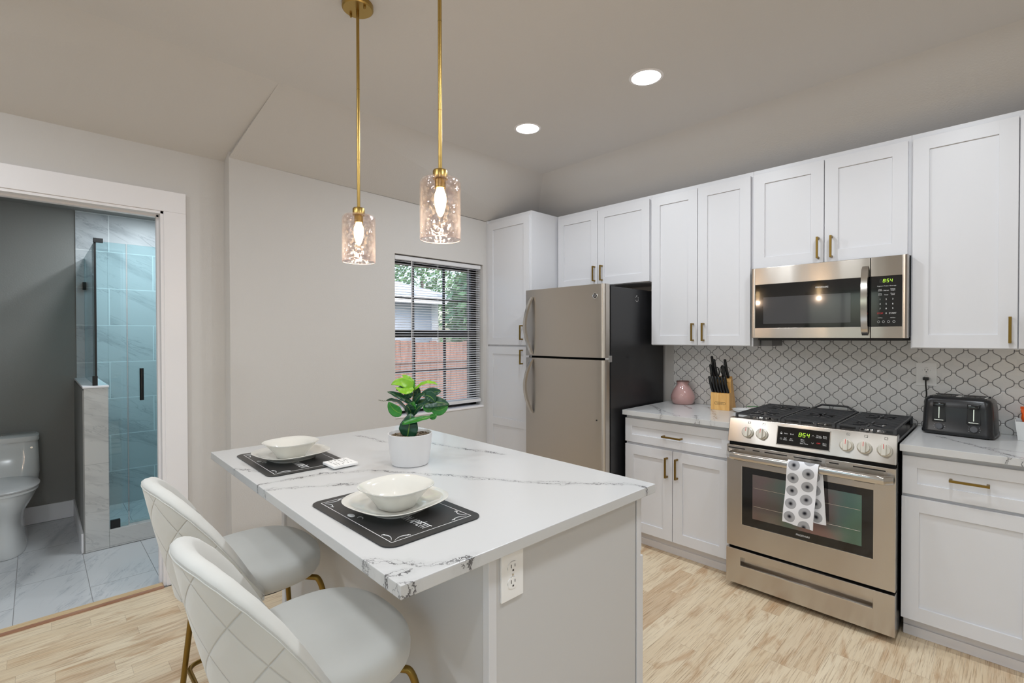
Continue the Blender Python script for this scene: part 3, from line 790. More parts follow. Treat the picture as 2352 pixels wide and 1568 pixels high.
# ============================================================ RANGE
def stove():
    x0, x1 = 2.127, 2.883
    t = thing('gas_range', 'stainless freestanding gas stove with five knobs and black grates', 'stove', (2.505, -0.36, 0))
    FD = -0.712
    obj('body', MB().box(x0, x1, -0.665, -0.03, 0.035, 0.917, 0.003), M['enamel'], t)
    # drawer with recessed pull
    dz0, dz1 = 0.032, 0.224
    px0, px1, pz0, pz1 = 2.205, 2.80, 0.136, 0.183
    mb = MB()
    yb, yfz = -0.665, FD - 0.008
    mb.box(x0, px0, yfz, yb, dz0, dz1, 0.003).box(px1, x1, yfz, yb, dz0, dz1, 0.003)
    mb.box(px0 - 0.004, px1 + 0.004, yfz, yb, dz0, pz0, 0.003).box(px0 - 0.004, px1 + 0.004, yfz, yb, pz1, dz1, 0.003)
    mb.box(px0, px1, -0.688, yb, pz0 - 0.002, pz1)
    mb.hexa([(px0, yfz + 0.001, pz0 - 0.002), (px0, yfz + 0.001, pz0 - 0.0005), (px0, -0.687, pz0 - 0.002), (px0, -0.687, pz0 + 0.014), (px1, yfz + 0.001, pz0 - 0.002), (px1, yfz + 0.001, pz0 - 0.0005), (px1, -0.687, pz0 - 0.002), (px1, -0.687, pz0 + 0.014)])
    dr = obj('drawer', mb, M['steel'], t)
    obj('pull_lip', MB().box(px0, px1, yfz - 0.0012, yfz + 0.004, pz0 - 0.004, pz0 + 0.0015, 0.0008), M['steelhandle'], dr)
    # oven door: steel frame around black glass
    z0, z1 = 0.235, 0.800
    gx0, gx1, gz0, gz1 = 2.211, 2.799, 0.366, 0.686
    mb = MB()
    mb.box(x0, gx0, FD, -0.668, z0, z1, 0.003).box(gx1, x1, FD, -0.668, z0, z1, 0.003)
    mb.box(gx0 - 0.004, gx1 + 0.004, FD, -0.668, z0, gz0, 0.003).box(gx0 - 0.004, gx1 + 0.004, FD, -0.668, gz1, z1, 0.003)
    od = obj('oven_door', mb, M['steel'], t)
    obj('door_gap', MB().box(x0 + 0.006, x1 - 0.006, -0.69, -0.664, 0.222, 0.238), M['gap'], t)
    obj('door_gap', MB().box(x0 + 0.006, x1 - 0.006, -0.69, -0.664, 0.798, 0.818), M['gap'], t)
    obj('black_glass', MB().box(gx0 - 0.002, gx1 + 0.002, FD + 0.003, -0.67, gz0 - 0.002, gz1 + 0.002), M['blackgloss'], od)
    obj('viewing_pane', MB().box(2.264, 2.755, FD + 0.0015, FD + 0.006, 0.41, 0.652), M['ovenglass'], od)
    mb = MB()
    for zz in (0.48, 0.58): mb.cyl((2.27, FD + 0.001, zz), (2.75, FD + 0.001, zz), 0.0009, 6)
    obj('rack_line', mb, M['steelhandle'], od)
    mb = MB().box(gx0 - 0.003, gx1 + 0.003, FD - 0.001, FD + 0.003, gz0 - 0.005, gz0 - 0.001, 0.0005)
    mb.box(gx0 - 0.004, gx0 - 0.001, FD - 0.001, FD + 0.003, gz0 - 0.003, gz1 + 0.003).box(gx1 + 0.001, gx1 + 0.004, FD - 0.001, FD + 0.003, gz0 - 0.003, gz1 + 0.003)
    obj('glass_trim', mb, M['steelhandle'], od)
    obj('brand_text', MB().text('FRIGIDAIRE', 0.0125, FRONT(2.508, FD + 0.0026, 0.386)), M['print'], od)
    # vent slots along the top of the door and under the handle
    mb = MB()
    for a, b in ((2.135, 2.225), (2.265, 2.30), (2.325, 2.435), (2.465, 2.59), (2.622, 2.662), (2.72, 2.845)): mb.box(a, b, FD - 0.0008, FD + 0.004, 0.781, 0.786)
    for a, b in ((2.165, 2.228), (2.34, 2.41), (2.56, 2.615), (2.725, 2.805)): mb.box(a, b, FD - 0.0008, FD + 0.004, 0.716, 0.721)
    obj('vent_slot', mb, M['gap'], od)
    # handle: wide flattened bar on two end posts
    mb = MB(); N = 24; rings = []
    for i in range(N + 1):
        f = i / N; x = x0 + 0.006 + (x1 - x0 - 0.012) * f
        e = min(1.0, min(f, 1 - f) / 0.05); q = math.sin(PI / 2 * e)
        y = FD - 0.012 - 0.040 * q; hz = 0.020
        rings.append([(x, y + 0.010 * math.cos(a), 0.750 + hz * math.sin(a)) for a in [2 * PI * k / 12 for k in range(12)]])
    mb.loft(rings)
    for xx in (x0 + 0.014, x1 - 0.014): mb.box(xx - 0.008, xx + 0.008, FD - 0.022, FD + 0.002, 0.734, 0.766, 0.003)
    obj('handle', mb, M['steelhandle'], od)
    # control panel (leans back)
    pa, pb = Vector((0, -0.706, 0.816)), Vector((0, -0.672, 0.946))
    up = (pb - pa).normalized(); nr = Vector((0, -up.z, up.y))
    H = (pb - pa).length
    mb = MB().hexa([(x0, pa.y, pa.z), (x0, pb.y, pb.z), (x0, -0.62, 0.816), (x0, -0.62, 0.946), (x1, pa.y, pa.z), (x1, pb.y, pb.z), (x1, -0.62, 0.816), (x1, -0.62, 0.946)], 0.004)
    cp = obj('control_panel', mb, M['steel'], t)
    def PM(x, h, d=0.0005):   # frame on the panel face, h = fraction up
        o = pa + up * (H * h) + nr * d
        return frameM((x, o.y, o.z), (1, 0, 0), up, nr)
    # display
    mb = MB(PM(2.50, 0.51)); mb.box(-0.118, 0.118, -0.046, 0.046, -0.002, 0.0012, 0.0006)
    dp = obj('display', mb, M['blackgloss'], cp)
    mb = MB(PM(2.50, 0.51)); mb.box(-0.122, 0.122, 0.0465, 0.0495, -0.001, 0.0016).box(-0.122, 0.122, -0.0495, -0.0465, -0.001, 0.0016).box(-0.122, -0.1185, -0.0495, 0.0495, -0.001, 0.0016).box(0.1185, 0.122, -0.0495, 0.0495, -0.001, 0.0016)
    obj('display_frame', mb, M['steelhandle'], cp)
    mb = MB()
    for ch, xo in (('8', -0.012), ('5', 0.006), ('4', 0.024)): digit(mb, ch, PM(2.50 + xo, 0.62, 0.0018), 0.019)
    b2 = PM(2.50 - 0.003, 0.62, 0.0018); old = mb.T; mb.T = b2; mb.box(-0.001, 0.001, 0.003, 0.005, 0, 0.0005).box(-0.001, 0.001, -0.005, -0.003, 0, 0.0005); mb.T = old
    obj('clock_digits', mb, M['digit'], dp)
    mb = MB()
    for s_, xo, h in (('Bake', -0.078, 0.60), ('Broil', -0.050, 0.60), ('Self', -0.080, 0.42), ('Clean', -0.080, 0.36), ('Set', -0.052, 0.42), ('Clock', -0.052, 0.36),
                      ('Bake', 0.0, 0.44), ('Timer', 0.002, 0.37), ('Start Time', 0.008, 0.30), ('Timer', 0.071, 0.66), ('On-Off', 0.071, 0.60), ('Bake', 0.098, 0.66), ('Time', 0.098, 0.60), ('Start', 0.098, 0.40), ('Time', 0.098, 0.34)):
        mb.text(s_, 0.0085, PM(2.50 + xo, h, 0.0018), 0.0002)
    for xo, h, sg in ((0.046, 0.64, 1), (0.046, 0.36, -1)):
        mb.tube([PM(2.5, h, 0.002) @ Vector((xo - 0.005, -0.003 * sg, 0)), PM(2.5, h, 0.002) @ Vector((xo, 0.003 * sg, 0)), PM(2.5, h, 0.002) @ Vector((xo + 0.005, -0.003 * sg, 0))], 0.0006, 5)
    Q = PM(2.5 - 0.100, 0.60, 0.002)
    mb.tube([Q @ Vector((a, b, 0)) for a, b in ((-0.003, 0), (-0.003, 0.004), (0, 0.006), (0.003, 0.004), (0.003, 0))], 0.0005, 5); old = mb.T; mb.T = Q; mb.box(-0.0042, 0.0042, -0.005, 0.0, -0.0003, 0.0003); mb.T = old
    Q = PM(2.5 - 0.100, 0.38, 0.002)
    mb.tube([Q @ Vector((0.0042 * math.sin(a), 0.0045 * math.cos(a), 0)) for a in [PI * 2 * k / 10 - PI * 0.9 for k in range(10)]], 0.0005, 5)
    obj('display_text', mb, M['print'], dp)
    obj('off_text', MB().text('OFF', 0.0095, PM(2.572, 0.38, 0.0018), 0.0002), M['redprint'], dp)
    # knobs
    for i, kx in enumerate((2.232, 2.306, 2.690, 2.761, 2.838)):
        mb = MB(); mb.lathe([(0.0, 0), (0.026, 0), (0.026, 0.010), (0.022, 0.013), (0.0215, 0.018), (0.020, 0.020), (0, 0.020)], n=32, cap0=False, cap1=False)
        mb.box(-0.0085, 0.0085, -0.0235, 0.0235, 0.012, 0.031, 0.003)
        mb.bm.transform(PM(kx, 0.45) @ Matrix.Scale(1.12, 4))
        kn = obj('knob', mb, M['knob'], cp)
        mk = MB(PM(kx, 0.45) @ Matrix.Scale(1.12, 4)); mk.box(-0.0010, 0.0010, 0.004, 0.0236, 0.0308, 0.0315); obj('pointer_mark', mk, M['redprint'], kn)
        ic = MB(PM(kx + 0.004, 0.86))
        for a in (-0.006, 0.006): ic.box(a - 0.0005, a + 0.0005, -0.005, 0.005, 0, 0.0004)
        for b in (-0.005, 0.005): ic.box(-0.0065, 0.0065, b - 0.0005, b + 0.0005, 0, 0.0004)
        cx, cy = ((-0.004, -0.003), (-0.004, 0.003), (0, 0), (0.004, -0.003), (0.005, 0.004))[i]
        ic.box(cx - 0.0014, cx + 0.0014, cy - 0.0014, cy + 0.0014, 0, 0.0005)
        obj('burner_icon', ic, M['darkprint'], cp)
    # cooktop pan
    obj('cooktop', MB().box(x0, x1, -0.63, -0.03, 0.915, 0.924, 0.003).box(x0 + 0.02, x1 - 0.02, -0.05, -0.03, 0.918, 0.943, 0.003), M['enamel'], t)
    burners = [(2.252, -0.50, 0.046), (2.252, -0.20, 0.036), (2.505, -0.36, 0.05), (2.758, -0.50, 0.05), (2.758, -0.20, 0.036)]
    for bx, by, br in burners:
        b = obj('burner', MB().lathe([(br + 0.010, 0), (br + 0.008, 0.008), (br, 0.012), (br * 0.9, 0.019)], (bx, by, 0.924), 24), M['chrome'], t)
        obj('burner_cap', MB().lathe([(br * 0.92, 0.0), (br * 0.95, 0.003), (br * 0.86, 0.008), (br * 0.5, 0.0095), (0.0, 0.0095)], (bx, by, 0.9432), 24, cap1=False), M['iron'], b)
    gz, gr = 0.9605, 0.0052
    def bar(mb, a, b, w=0.0037, hh=0.006): mb.tube([a, b], w, square=True)
    for gi, (a, b) in enumerate(((x0 + 0.012, 2.376), (2.384, 2.626), (2.634, x1 - 0.012))):
        mb = MB(); ya, yb = -0.622, -0.062; cx = (a + b) / 2
        for xx in (a + 0.006, b - 0.006): bar(mb, (xx, ya, gz), (xx, yb, gz))
        for yy in (ya + 0.006, yb - 0.006): bar(mb, (a, yy, gz), (b, yy, gz))
        cs = [by for bx, by, br in burners if abs(bx - cx) < 0.05]
        yy = ya + 0.05
        while yy < yb - 0.02:
            near = any(abs(yy - c) < 0.075 for c in cs)
            if near:
                g_ = 0.040
                bar(mb, (a, yy, gz), (cx - g_ - 0.02, yy, gz)); bar(mb, (cx + g_ + 0.02, yy, gz), (b, yy, gz))
            else: bar(mb, (a, yy, gz), (b, yy, gz))
            yy += 0.0385
        for c in cs:
            for an in (45, 135, 225, 315):
                q = math.radians(an); bar(mb, (cx + 0.022 * math.cos(q), c + 0.022 * math.sin(q), gz + 0.001), (cx + 0.085 * math.cos(q), c + 0.085 * math.sin(q), gz + 0.001))
            bar(mb, (cx, c - 0.10, gz), (cx, c - 0.03, gz)); bar(mb, (cx, c + 0.03, gz), (cx, c + 0.10, gz))
        for xx in (a + 0.006, a + 0.085, b - 0.085, b - 0.006):
            for yy in (ya + 0.006, yb - 0.006): bar(mb, (xx, yy, 0.924), (xx, yy, gz), 0.0058)
        if gi == 1:
            mb.tube([(a + 0.01, yb - 0.006, gz), (a + 0.055, yb - 0.004, gz + 0.026), (b - 0.055, yb - 0.004, gz + 0.026), (b - 0.01, yb - 0.006, gz)], 0.006, 8)
        obj('grate', mb, M['iron'], t)
    for xx in (x0 + 0.045, x1 - 0.045):
        for yy in (-0.62, -0.10):
            obj('foot', MB().lathe([(0.012, 0.036), (0.012, 0.012), (0.022, 0.010), (0.022, 0.0)], (xx, yy, 0), 16), M['black'], t)
    return t
stove()
# towel over the oven handle
def make_towel():
    HY, HZ = -0.764, 0.750     # bar centre
    FA, FB = 2.455, 2.592
    path = []   # (y, z, s) over the bar: front hem -> top -> back hem
    for i in range(15): path.append((HY - 0.0155 - 0.004 * math.sin(i * 0.6), 0.462 + (HZ - 0.462) * i / 14))
    for i in range(1, 8):
        a = PI * i / 8; path.append((HY - 0.0150 * math.cos(a), HZ + 0.026 * math.sin(a)))
    for i in range(0, 13): path.append((HY + 0.0150 + 0.004 * (i / 12), HZ - (HZ - 0.480) * i / 12))
    N = 12; TH = 0.0035; rows = []; s = 0; uvs = []
    for k, (y, z) in enumerate(path):
        if k: s += math.hypot(y - path[k - 1][0], z - path[k - 1][1])
        front = k <= 18
        drift = -0.022 * max(0, (HZ - z) / 0.29) if front else 0.026 * max(0, (HZ - z) / 0.27) + 0.012 * (k - 18) / 6 if k < 24 else 0.012 + 0.014 * (HZ - z) / 0.27
        row = []
        for j in range(N + 1):
            f = j / N; wv = 0.0035 * math.sin(f * 9 + k * 0.12) * min(1, abs(HZ - z) / 0.1)
            hem = 0.012 * f if (k == 0) else 0.0
            row.append((FA + drift + (FB - FA) * f, y + wv, z - hem))
        rows.append(row); uvs.append(s)
    mb = MB()
    def off(k, j):
        k0, k1 = max(k - 1, 0), min(k + 1, len(path) - 1); d = Vector((0, path[k1][0] - path[k0][0], path[k1][1] - path[k0][1])).normalized()
        return Vector((0, d.z, -d.y)) * TH
    R1 = [[mb.v(p) for p in r] for r in rows]
    R2 = [[mb.v(Vector(p) - off(k, j) * 0.6) for j, p in enumerate(r)] for k, r in enumerate(rows)]
    def q(vs, uvv):
        f = mb.bm.faces.new(vs)
        for lp, u_ in zip(f.loops, uvv): lp[mb.uvl].uv = u_
    K = len(rows)
    for k in range(K - 1):
        for j in range(N):
            U = [((j / N) * 0.137 + 0.002, uvs[k]), (((j + 1) / N) * 0.137 + 0.002, uvs[k]), (((j + 1) / N) * 0.137 + 0.002, uvs[k + 1]), ((j / N) * 0.137 + 0.002, uvs[k + 1])]
            q([R1[k][j], R1[k][j + 1], R1[k + 1][j + 1], R1[k + 1][j]], U); q([R2[k][j + 1], R2[k][j], R2[k + 1][j], R2[k + 1][j + 1]], [U[1], U[0], U[3], U[2]])
    for k in range(K - 1):
        for j in (0, N): q([R1[k][j], R1[k + 1][j], R2[k + 1][j], R2[k][j]], [(0, 0)] * 4)
    for j in range(N):
        for k in (0, K - 1): q([R1[k][j], R1[k][j + 1], R2[k][j + 1], R2[k][j]], [(0, 0)] * 4)
    o = obj('dish_towel', mb, M['towel'], loc=(2.52, HY, HZ + 0.03), angle=80)
    tag(o, 'white dish towel with dark radiating dots hanging on the oven handle', 'towel')
make_towel()

# ============================================================ MICROWAVE
def microwave():
    x0, x1, YM = 2.140, 2.884, -0.385
    z0, z1 = 1.394, 1.8125
    t = thing('microwave', 'stainless over-the-range microwave mounted above the stove', 'microwave', (2.512, -0.2, z0))
    obj('body', MB().box(2.130, X4 - 0.002, -0.345, -0.009, z0 + 0.003, z1, 0.003), M['enamel'], t)
    obj('vent_underside', MB().box(2.16, 2.86, -0.33, -0.06, z0 - 0.014, z0 + 0.006, 0.004), M['matteblack'], t)
    xs = 2.7305          # seam between door and control side
    gz0, gz1 = 1.4535, 1.7125
    gx0, gx1 = 2.162, 2.860
    r = 0.012
    mb = MB()
    mb.box(x0, gx0, YM, -0.343, z0, z1, 0.003).box(gx0 - 0.003, xs - 0.0012, YM, -0.343, z0, gz0, 0.002).box(gx0 - 0.003, xs - 0.0012, YM, -0.343, gz1, z1, 0.002)
    dr = obj('door', mb, M['steel'], t)
    obj('door_glass', MB().box(gx0 - 0.001, xs - 0.0013, YM + 0.002, -0.344, gz0 - 0.001, gz1 + 0.001, 0.002), M['blackgloss'], dr)
    obj('screen', MB().box(2.207, 2.644, YM + 0.0012, YM + 0.004, 1.4775, 1.636), M['micglass'], dr)
    obj('brand_text', MB().text('FRIGIDAIRE', 0.0125, FRONT(2.510, YM + 0.0018, 1.6755)), M['print'], dr)
    # handle: arched strap
    N = 18; rings = []
    for i in range(N + 1):
        f = i / N; z = 1.408 + (1.770 - 1.408) * f; y = YM + 0.001 - 0.040 * math.sin(PI * f) ** 0.45
        hw = 0.0165 if 0 < i < N else 0.015
        rings.append([(2.7085 - hw, y + 0.004, z), (2.7085 - hw * 0.85, y - 0.004, z), (2.7085 + hw * 0.85, y - 0.004, z), (2.7085 + hw, y + 0.004, z)])
    obj('handle', MB().loft(rings), M['steelhandle'], dr)
    mb = MB()
    mb.box(gx1, x1 - 0.018, YM, -0.343, z0, z1, 0.002).box(xs + 0.0012, gx1 + 0.002, YM, -0.343, z0, gz0, 0.002).box(xs + 0.0012, gx1 + 0.002, YM, -0.343, gz1, z1, 0.002)
    mb.prism([(x1 - 0.019, -0.343), (x1 - 0.019, YM), (x1 - 0.012, YM - 0.001), (x1 - 0.005, YM + 0.004), (x1 - 0.001, YM + 0.012), (x1, -0.343)], lambda u, v: (u, v, z0), lambda u, v: (u, v, z1))
    cp = obj('control_side', mb, M['steel'], t)
    kp = obj('keypad', MB().box(xs + 0.0013, gx1 + 0.0012, YM + 0.002, -0.344, gz0 - 0.001, gz1 + 0.001, 0.002), M['blackgloss'], cp)
    obj('seam', MB().box(xs - 0.0012, xs + 0.0012, YM + 0.006, -0.343, z0 + 0.002, z1 - 0.002), M['gap'], t)
    mb = MB(); yd = YM + 0.0018
    for ch, xx in (('8', 2.787), ('5', 2.8025), ('4', 2.8165)): digit(mb, ch, FRONT(xx, yd, 1.688), 0.015)
    mb.box(2.7938, 2.7955, yd - 0.0005, yd, 1.691, 1.6927).box(2.7938, 2.7955, yd - 0.0005, yd, 1.6835, 1.6852)
    obj('clock_digits', mb, M['digit'], kp)
    mb = MB(); digit(mb, '8', FRONT(2.774, yd, 1.688), 0.015); obj('unlit_digit', mb, M['digit_off'], kp)
    mb = MB(); c3 = (2.771, 2.796, 2.823)
    rows = [(1.661, ('Popcorn', 'Potato', 'Beverage'), 0.0072), (1.6445, ('Melt', '', 'Reheat'), 0.007), (1.638, ('Soften', 'Defrost', 'weight'), 0.007), (1.622, ('Time', '', 'Power'), 0.007), (1.6155, ('Cook', 'Timer', 'Level'), 0.007),
            (1.593, ('1', '2', '3'), 0.0115), (1.569, ('4', '5', '6'), 0.0115), (1.545, ('7', '8', '9'), 0.0115), (1.521, ('', '0', 'START'), 0.0105), (1.498, ('+10 Sec', '', '+30 Sec'), 0.0066)]
    for zz, ws, sz in rows:
        for xx, w in zip(c3, ws):
            if w: mb.text(w, sz, FRONT(xx, yd, zz), 0.0002)
    for xx, zz in ((2.765, 1.478), (2.785, 1.478), (2.806, 1.478), (2.828, 1.478)):
        mb.tube([(xx + 0.0052 * math.cos(a), yd - 0.0002, zz + 0.0052 * math.sin(a)) for a in [2 * PI * k / 12 for k in range(13)]], 0.0005, 5)
    obj('keypad_text', mb, M['print'], kp)
    obj('stop_text', MB().text('STOP', 0.0105, FRONT(c3[0], yd, 1.521), 0.0002), M['redprint'], kp)
microwave()

# ============================================================ ISLAND
TI = Matrix.Translation((0.831, -2.961, 0)) @ Matrix.Rotation(-0.0132, 4, 'Z') @ Matrix.Translation((-0.831, 2.961, 0))
t = thing('kitchen_island', 'white kitchen island base with an outlet on its end panel', 'island', tuple(TI @ Vector((1.65, -2.37, 0))))
bx0, bx1, by0, by1 = 0.945, 2.362, -2.698, -2.030
obj('body', MB(TI).box(bx0, bx1 - 0.004, by0, by1, 0.0, 0.877, 0.001), M['island'], t)
obj('corner_trim', MB(TI).box(bx1 - 0.02, bx1 + 0.003, by0 - 0.004, by0 + 0.022, 0.0, 0.877, 0.002), M['cab'], t)
obj('corner_trim', MB(TI).box(bx0 - 0.003, bx0 + 0.03, by0 - 0.010, by0 + 0.02, 0.0, 0.877, 0.002), M['cab'], t)
obj('end_panel', MB(TI).box(bx1 - 0.006, bx1, by0 + 0.022, by1 - 0.024, 0.0, 0.876, 0.001), M['island'], t)
obj('panel_gap', MB(TI).box(bx1 - 0.01, bx1 - 0.002, by1 - 0.024, by1 - 0.020, 0.0, 0.876), M['gap'], t)
obj('face_frame', MB(TI).box(bx1 - 0.02, bx1 + 0.002, by1 - 0.020, by1 + 0.004, 0.0, 0.876, 0.001), M['cab'], t)
TF = TI @ Matrix.Translation((0, 2 * by1 + 0.004, 0)) @ Matrix.Scale(-1, 4, (0, 1, 0))
for a, b in ((bx0 + 0.01, 1.655), (1.660, bx1 - 0.006)):
    d = obj('drawer', shaker(MB(TF), a, b, 0.68, 0.866, by1 - 0.018, st=0.052), M['cab'], t)
    d = obj('door', shaker(MB(TF), a, b + (0.006 if b > 2 else 0), 0.10, 0.664, by1 - 0.018), M['cab'], t)
ot = thing('wall_outlet', 'white duplex outlet with plate on the island end panel', 'outlet', tuple(TI @ Vector((bx1, -2.62, 0.80))))
def outlet(t, F, pw, ph, cz, plate=True):
    "F: frame with z out of the wall; sockets centred at +-cz"
    obj('cover_plate', MB(F).box(-pw / 2, pw / 2, -ph / 2, ph / 2, 0.0, 0.006, 0.002), M['plate'], t)
    for e in (1, -1):
        poly = [(0.0165 * (1 if math.cos(a) > 0 else -1) * min(1, abs(math.cos(a)) * 1.18), 0.0145 * math.sin(a)) for a in [2 * PI * k / 28 for k in range(28)]]
        mb = MB(F @ Matrix.Translation((0, e * cz, 0))); mb.prism(poly, lambda u, v: (u, v, 0.004), lambda u, v: (u, v, 0.0075))
        s_ = obj('socket', mb, M['plate'], t)
        mb = MB(F @ Matrix.Translation((0, e * cz, 0)))
        mb.box(-0.0072, -0.0052, -0.001, 0.008, 0.007, 0.0078).box(0.0052, 0.0072, 0.0, 0.007, 0.007, 0.0078).box(-0.0024, 0.0024, -0.010, -0.0055, 0.007, 0.0078)
        mb.prism([(0.0172 * math.cos(a), 0.0152 * math.sin(a)) for a in [2 * PI * k / 24 for k in range(24)]], lambda u, v: (u, v, 0.0055), lambda u, v: (u, v, 0.0062))
        obj('slots', mb, M['darkprint'], s_)
    obj('screw', MB(F).cyl((0, 0, 0.005), (0, 0, 0.007), 0.0028, 10), M['steelhandle'], t)
FI = TI @ frameM((bx1, -2.625, 0.808), (0, 1, 0), (0, 0, 1), (1, 0, 0))
outlet(ot, FI, 0.076, 0.122, 0.0195)
o = obj('countertop', MB(TI).box(0.831, 2.397, -2.961, -1.987, 0.879, CT, 0.003), M['quartz'], loc=tuple(TI @ Vector((1.6, -2.47, 0.879))))
tag(o, 'large white quartz top with grey veins on the kitchen island', 'countertop')

# ============================================================ STOOLS
def make_stool(cx, cy, label):
    t = thing('bar_stool', label, 'stool', (cx, cy, 0), 'cream velvet stools at the island')
    # seat cushion
    prof = []
    for i in range(15):
        f = i / 14; a = -PI / 2 + PI * f
        prof.append((max(0.0, 0.222 - 0.05 * (1 - math.cos(a)) ** 1.3), 0.612 + 0.047 * math.sin(a) ))
    mb = MB(); n = 48
    rings = []
    for r, z in prof:
        ring = []
        for i in range(n):
            q = 2 * PI * i / n; m = (abs(math.cos(q)) ** 2.5 + abs(math.sin(q)) ** 2.5) ** (-1 / 2.5)
            ring.append((cx + r * m * math.cos(q) * 1.0, cy + 0.012 + r * m * math.sin(q) * 0.86, z))
        rings.append(ring)
    # domed middle on top and bottom
    def shrink(ring, f, dz): 
        c = Vector((cx, cy + 0.012, ring[0][2])); return [tuple(c + (Vector(p) - c) * f + Vector((0, 0, dz))) for p in ring]
    top = rings[-1]; rings += [shrink(top, 0.66, 0.006), shrink(top, 0.33, 0.009), shrink(top, 0.03, 0.010)]
    bot = rings[0]; rings = [shrink(bot, 0.03, -0.002), shrink(bot, 0.5, -0.002)] + rings
    mb.loft(rings)
    obj('seat', mb, M['velvet'], t, angle=70)
    # wrap-around back shell
    NT_, out, inn = 60, [], []
    TM = math.radians(80)
    RZ = [(0, 0.955), (10, 0.953), (20, 0.943), (30, 0.917), (40, 0.876), (50, 0.820), (60, 0.748), (70, 0.668), (80, 0.604)]
    def rim(th):
        d = abs(math.degrees(th))
        for (a0, z0), (a1, z1) in zip(RZ, RZ[1:]):
            if d <= a1 + 1e-6: return z0 + (z1 - z0) * (d - a0) / (a1 - a0)
        return RZ[-1][1]
    def rad(z): return 0.212 + 0.075 * max(0, (z - 0.58) / 0.34) ** 1.1
    secs = []
    for i in range(NT_ + 1):
        th = -TM + 2 * TM * i / NT_
        zr = rim(th); zb = 0.572
        e = min(1.0, (TM - abs(th)) / 0.22); th_w = 0.022 + 0.022 * math.sin(PI / 2 * e)
        dirv = Vector((math.sin(th), -math.cos(th) * 1.02, 0))
        sec = []
        K = 9
        for k in range(K + 1):
            f = k / K; z = zb + (zr - 0.015 - zb) * f
            sec.append((rad(z) + 0.022 + 0.006 * math.sin(PI * f), z))
        ro = rad(zr) + 0.022
        for k in range(1, 6):
            a = PI * k / 6; sec.append((ro - th_w / 2 + th_w / 2 * math.cos(a), zr - 0.015 + 0.017 * math.sin(a)))
        for k in range(K + 1):
            f = 1 - k / K; z = zb + (zr - 0.015 - zb) * f
            sec.append((rad(z) + 0.022 - th_w - 0.004 * math.sin(PI * f), z))
        secs.append([tuple(Vector((cx, cy, 0)) + dirv * r + Vector((0, 0, z))) for r, z in sec])
    mb = MB()
    ns = len(secs[0])
    def uvf(i, j):
        th = -TM + 2 * TM * i / NT_; z = secs[i][j % ns][2]
        return (th * 0.27, z) if j <= 9 else (0.022, 0.022)
    mb.loft(secs, uv=uvf)
    bk = obj('backrest', mb, M['quilt'], t, angle=75)
    pp = [Vector(sc_[9]) + (Vector(sc_[9]) - Vector((cx, cy, sc_[9][2]))).normalized() * 0.0002 for sc_ in secs]
    obj('piping', MB().tube(pp, 0.0013, 8), M['velvet'], bk)
    obj('seat_frame', MB().lathe([(0.15, 0.552), (0.16, 0.548), (0.16, 0.566), (0.15, 0.566)], (cx, cy + 0.01, 0), 32, cap0=True, cap1=True), M['matteblack'], t)
    for sx in (-1, 1):
        for sy in (-1, 1):
            a = Vector((cx + sx * 0.10, cy + 0.01 + sy * 0.09, 0.556)); b = Vector((cx + sx * 0.170, cy + 0.01 + sy * 0.150, 0.553)); c = Vector((cx + sx * 0.178, cy + 0.01 + sy * 0.158, 0.51)); d_ = Vector((cx + sx * 0.222, cy + 0.01 + sy * 0.205, 0.004))
            pts = [a] + bez(b - (b - a) * 0.15, b, c, 6) + [d_]
            lg = obj('leg', MB().tube(pts, 0.0095, 12), M['abrass'], t)
            obj('foot_cap', MB().cyl(tuple(d_ + Vector((0, 0, -0.004))), tuple(d_ + Vector((0, 0, 0.010))), 0.011, 12), M['black'], lg)
    z = 0.215; f = (0.51 - z) / 0.506
    qx, qy = 0.178 + 0.044 * f - 0.006, 0.158 + 0.047 * f - 0.006; r = 0.04; P = []
    for sx, sy, a0 in ((1, 1, 0), (-1, 1, 90), (-1, -1, 180), (1, -1, 270)):
        for k in range(6):
            a = math.radians(a0 + 90 * k / 5); P.append((cx + sx * (qx - r) + r * math.cos(a), cy + 0.01 + sy * (qy - r) + r * math.sin(a), z))
    P.append(P[0]); obj('footrest', MB().tube(P, 0.008, 10), M['abrass'], t)
    return t
make_stool(2.005, -2.975, 'cream quilted velvet bar stool nearest the viewer at the island')
make_stool(1.365, -2.945, 'cream quilted velvet bar stool farther from the viewer, nearer the bathroom door')

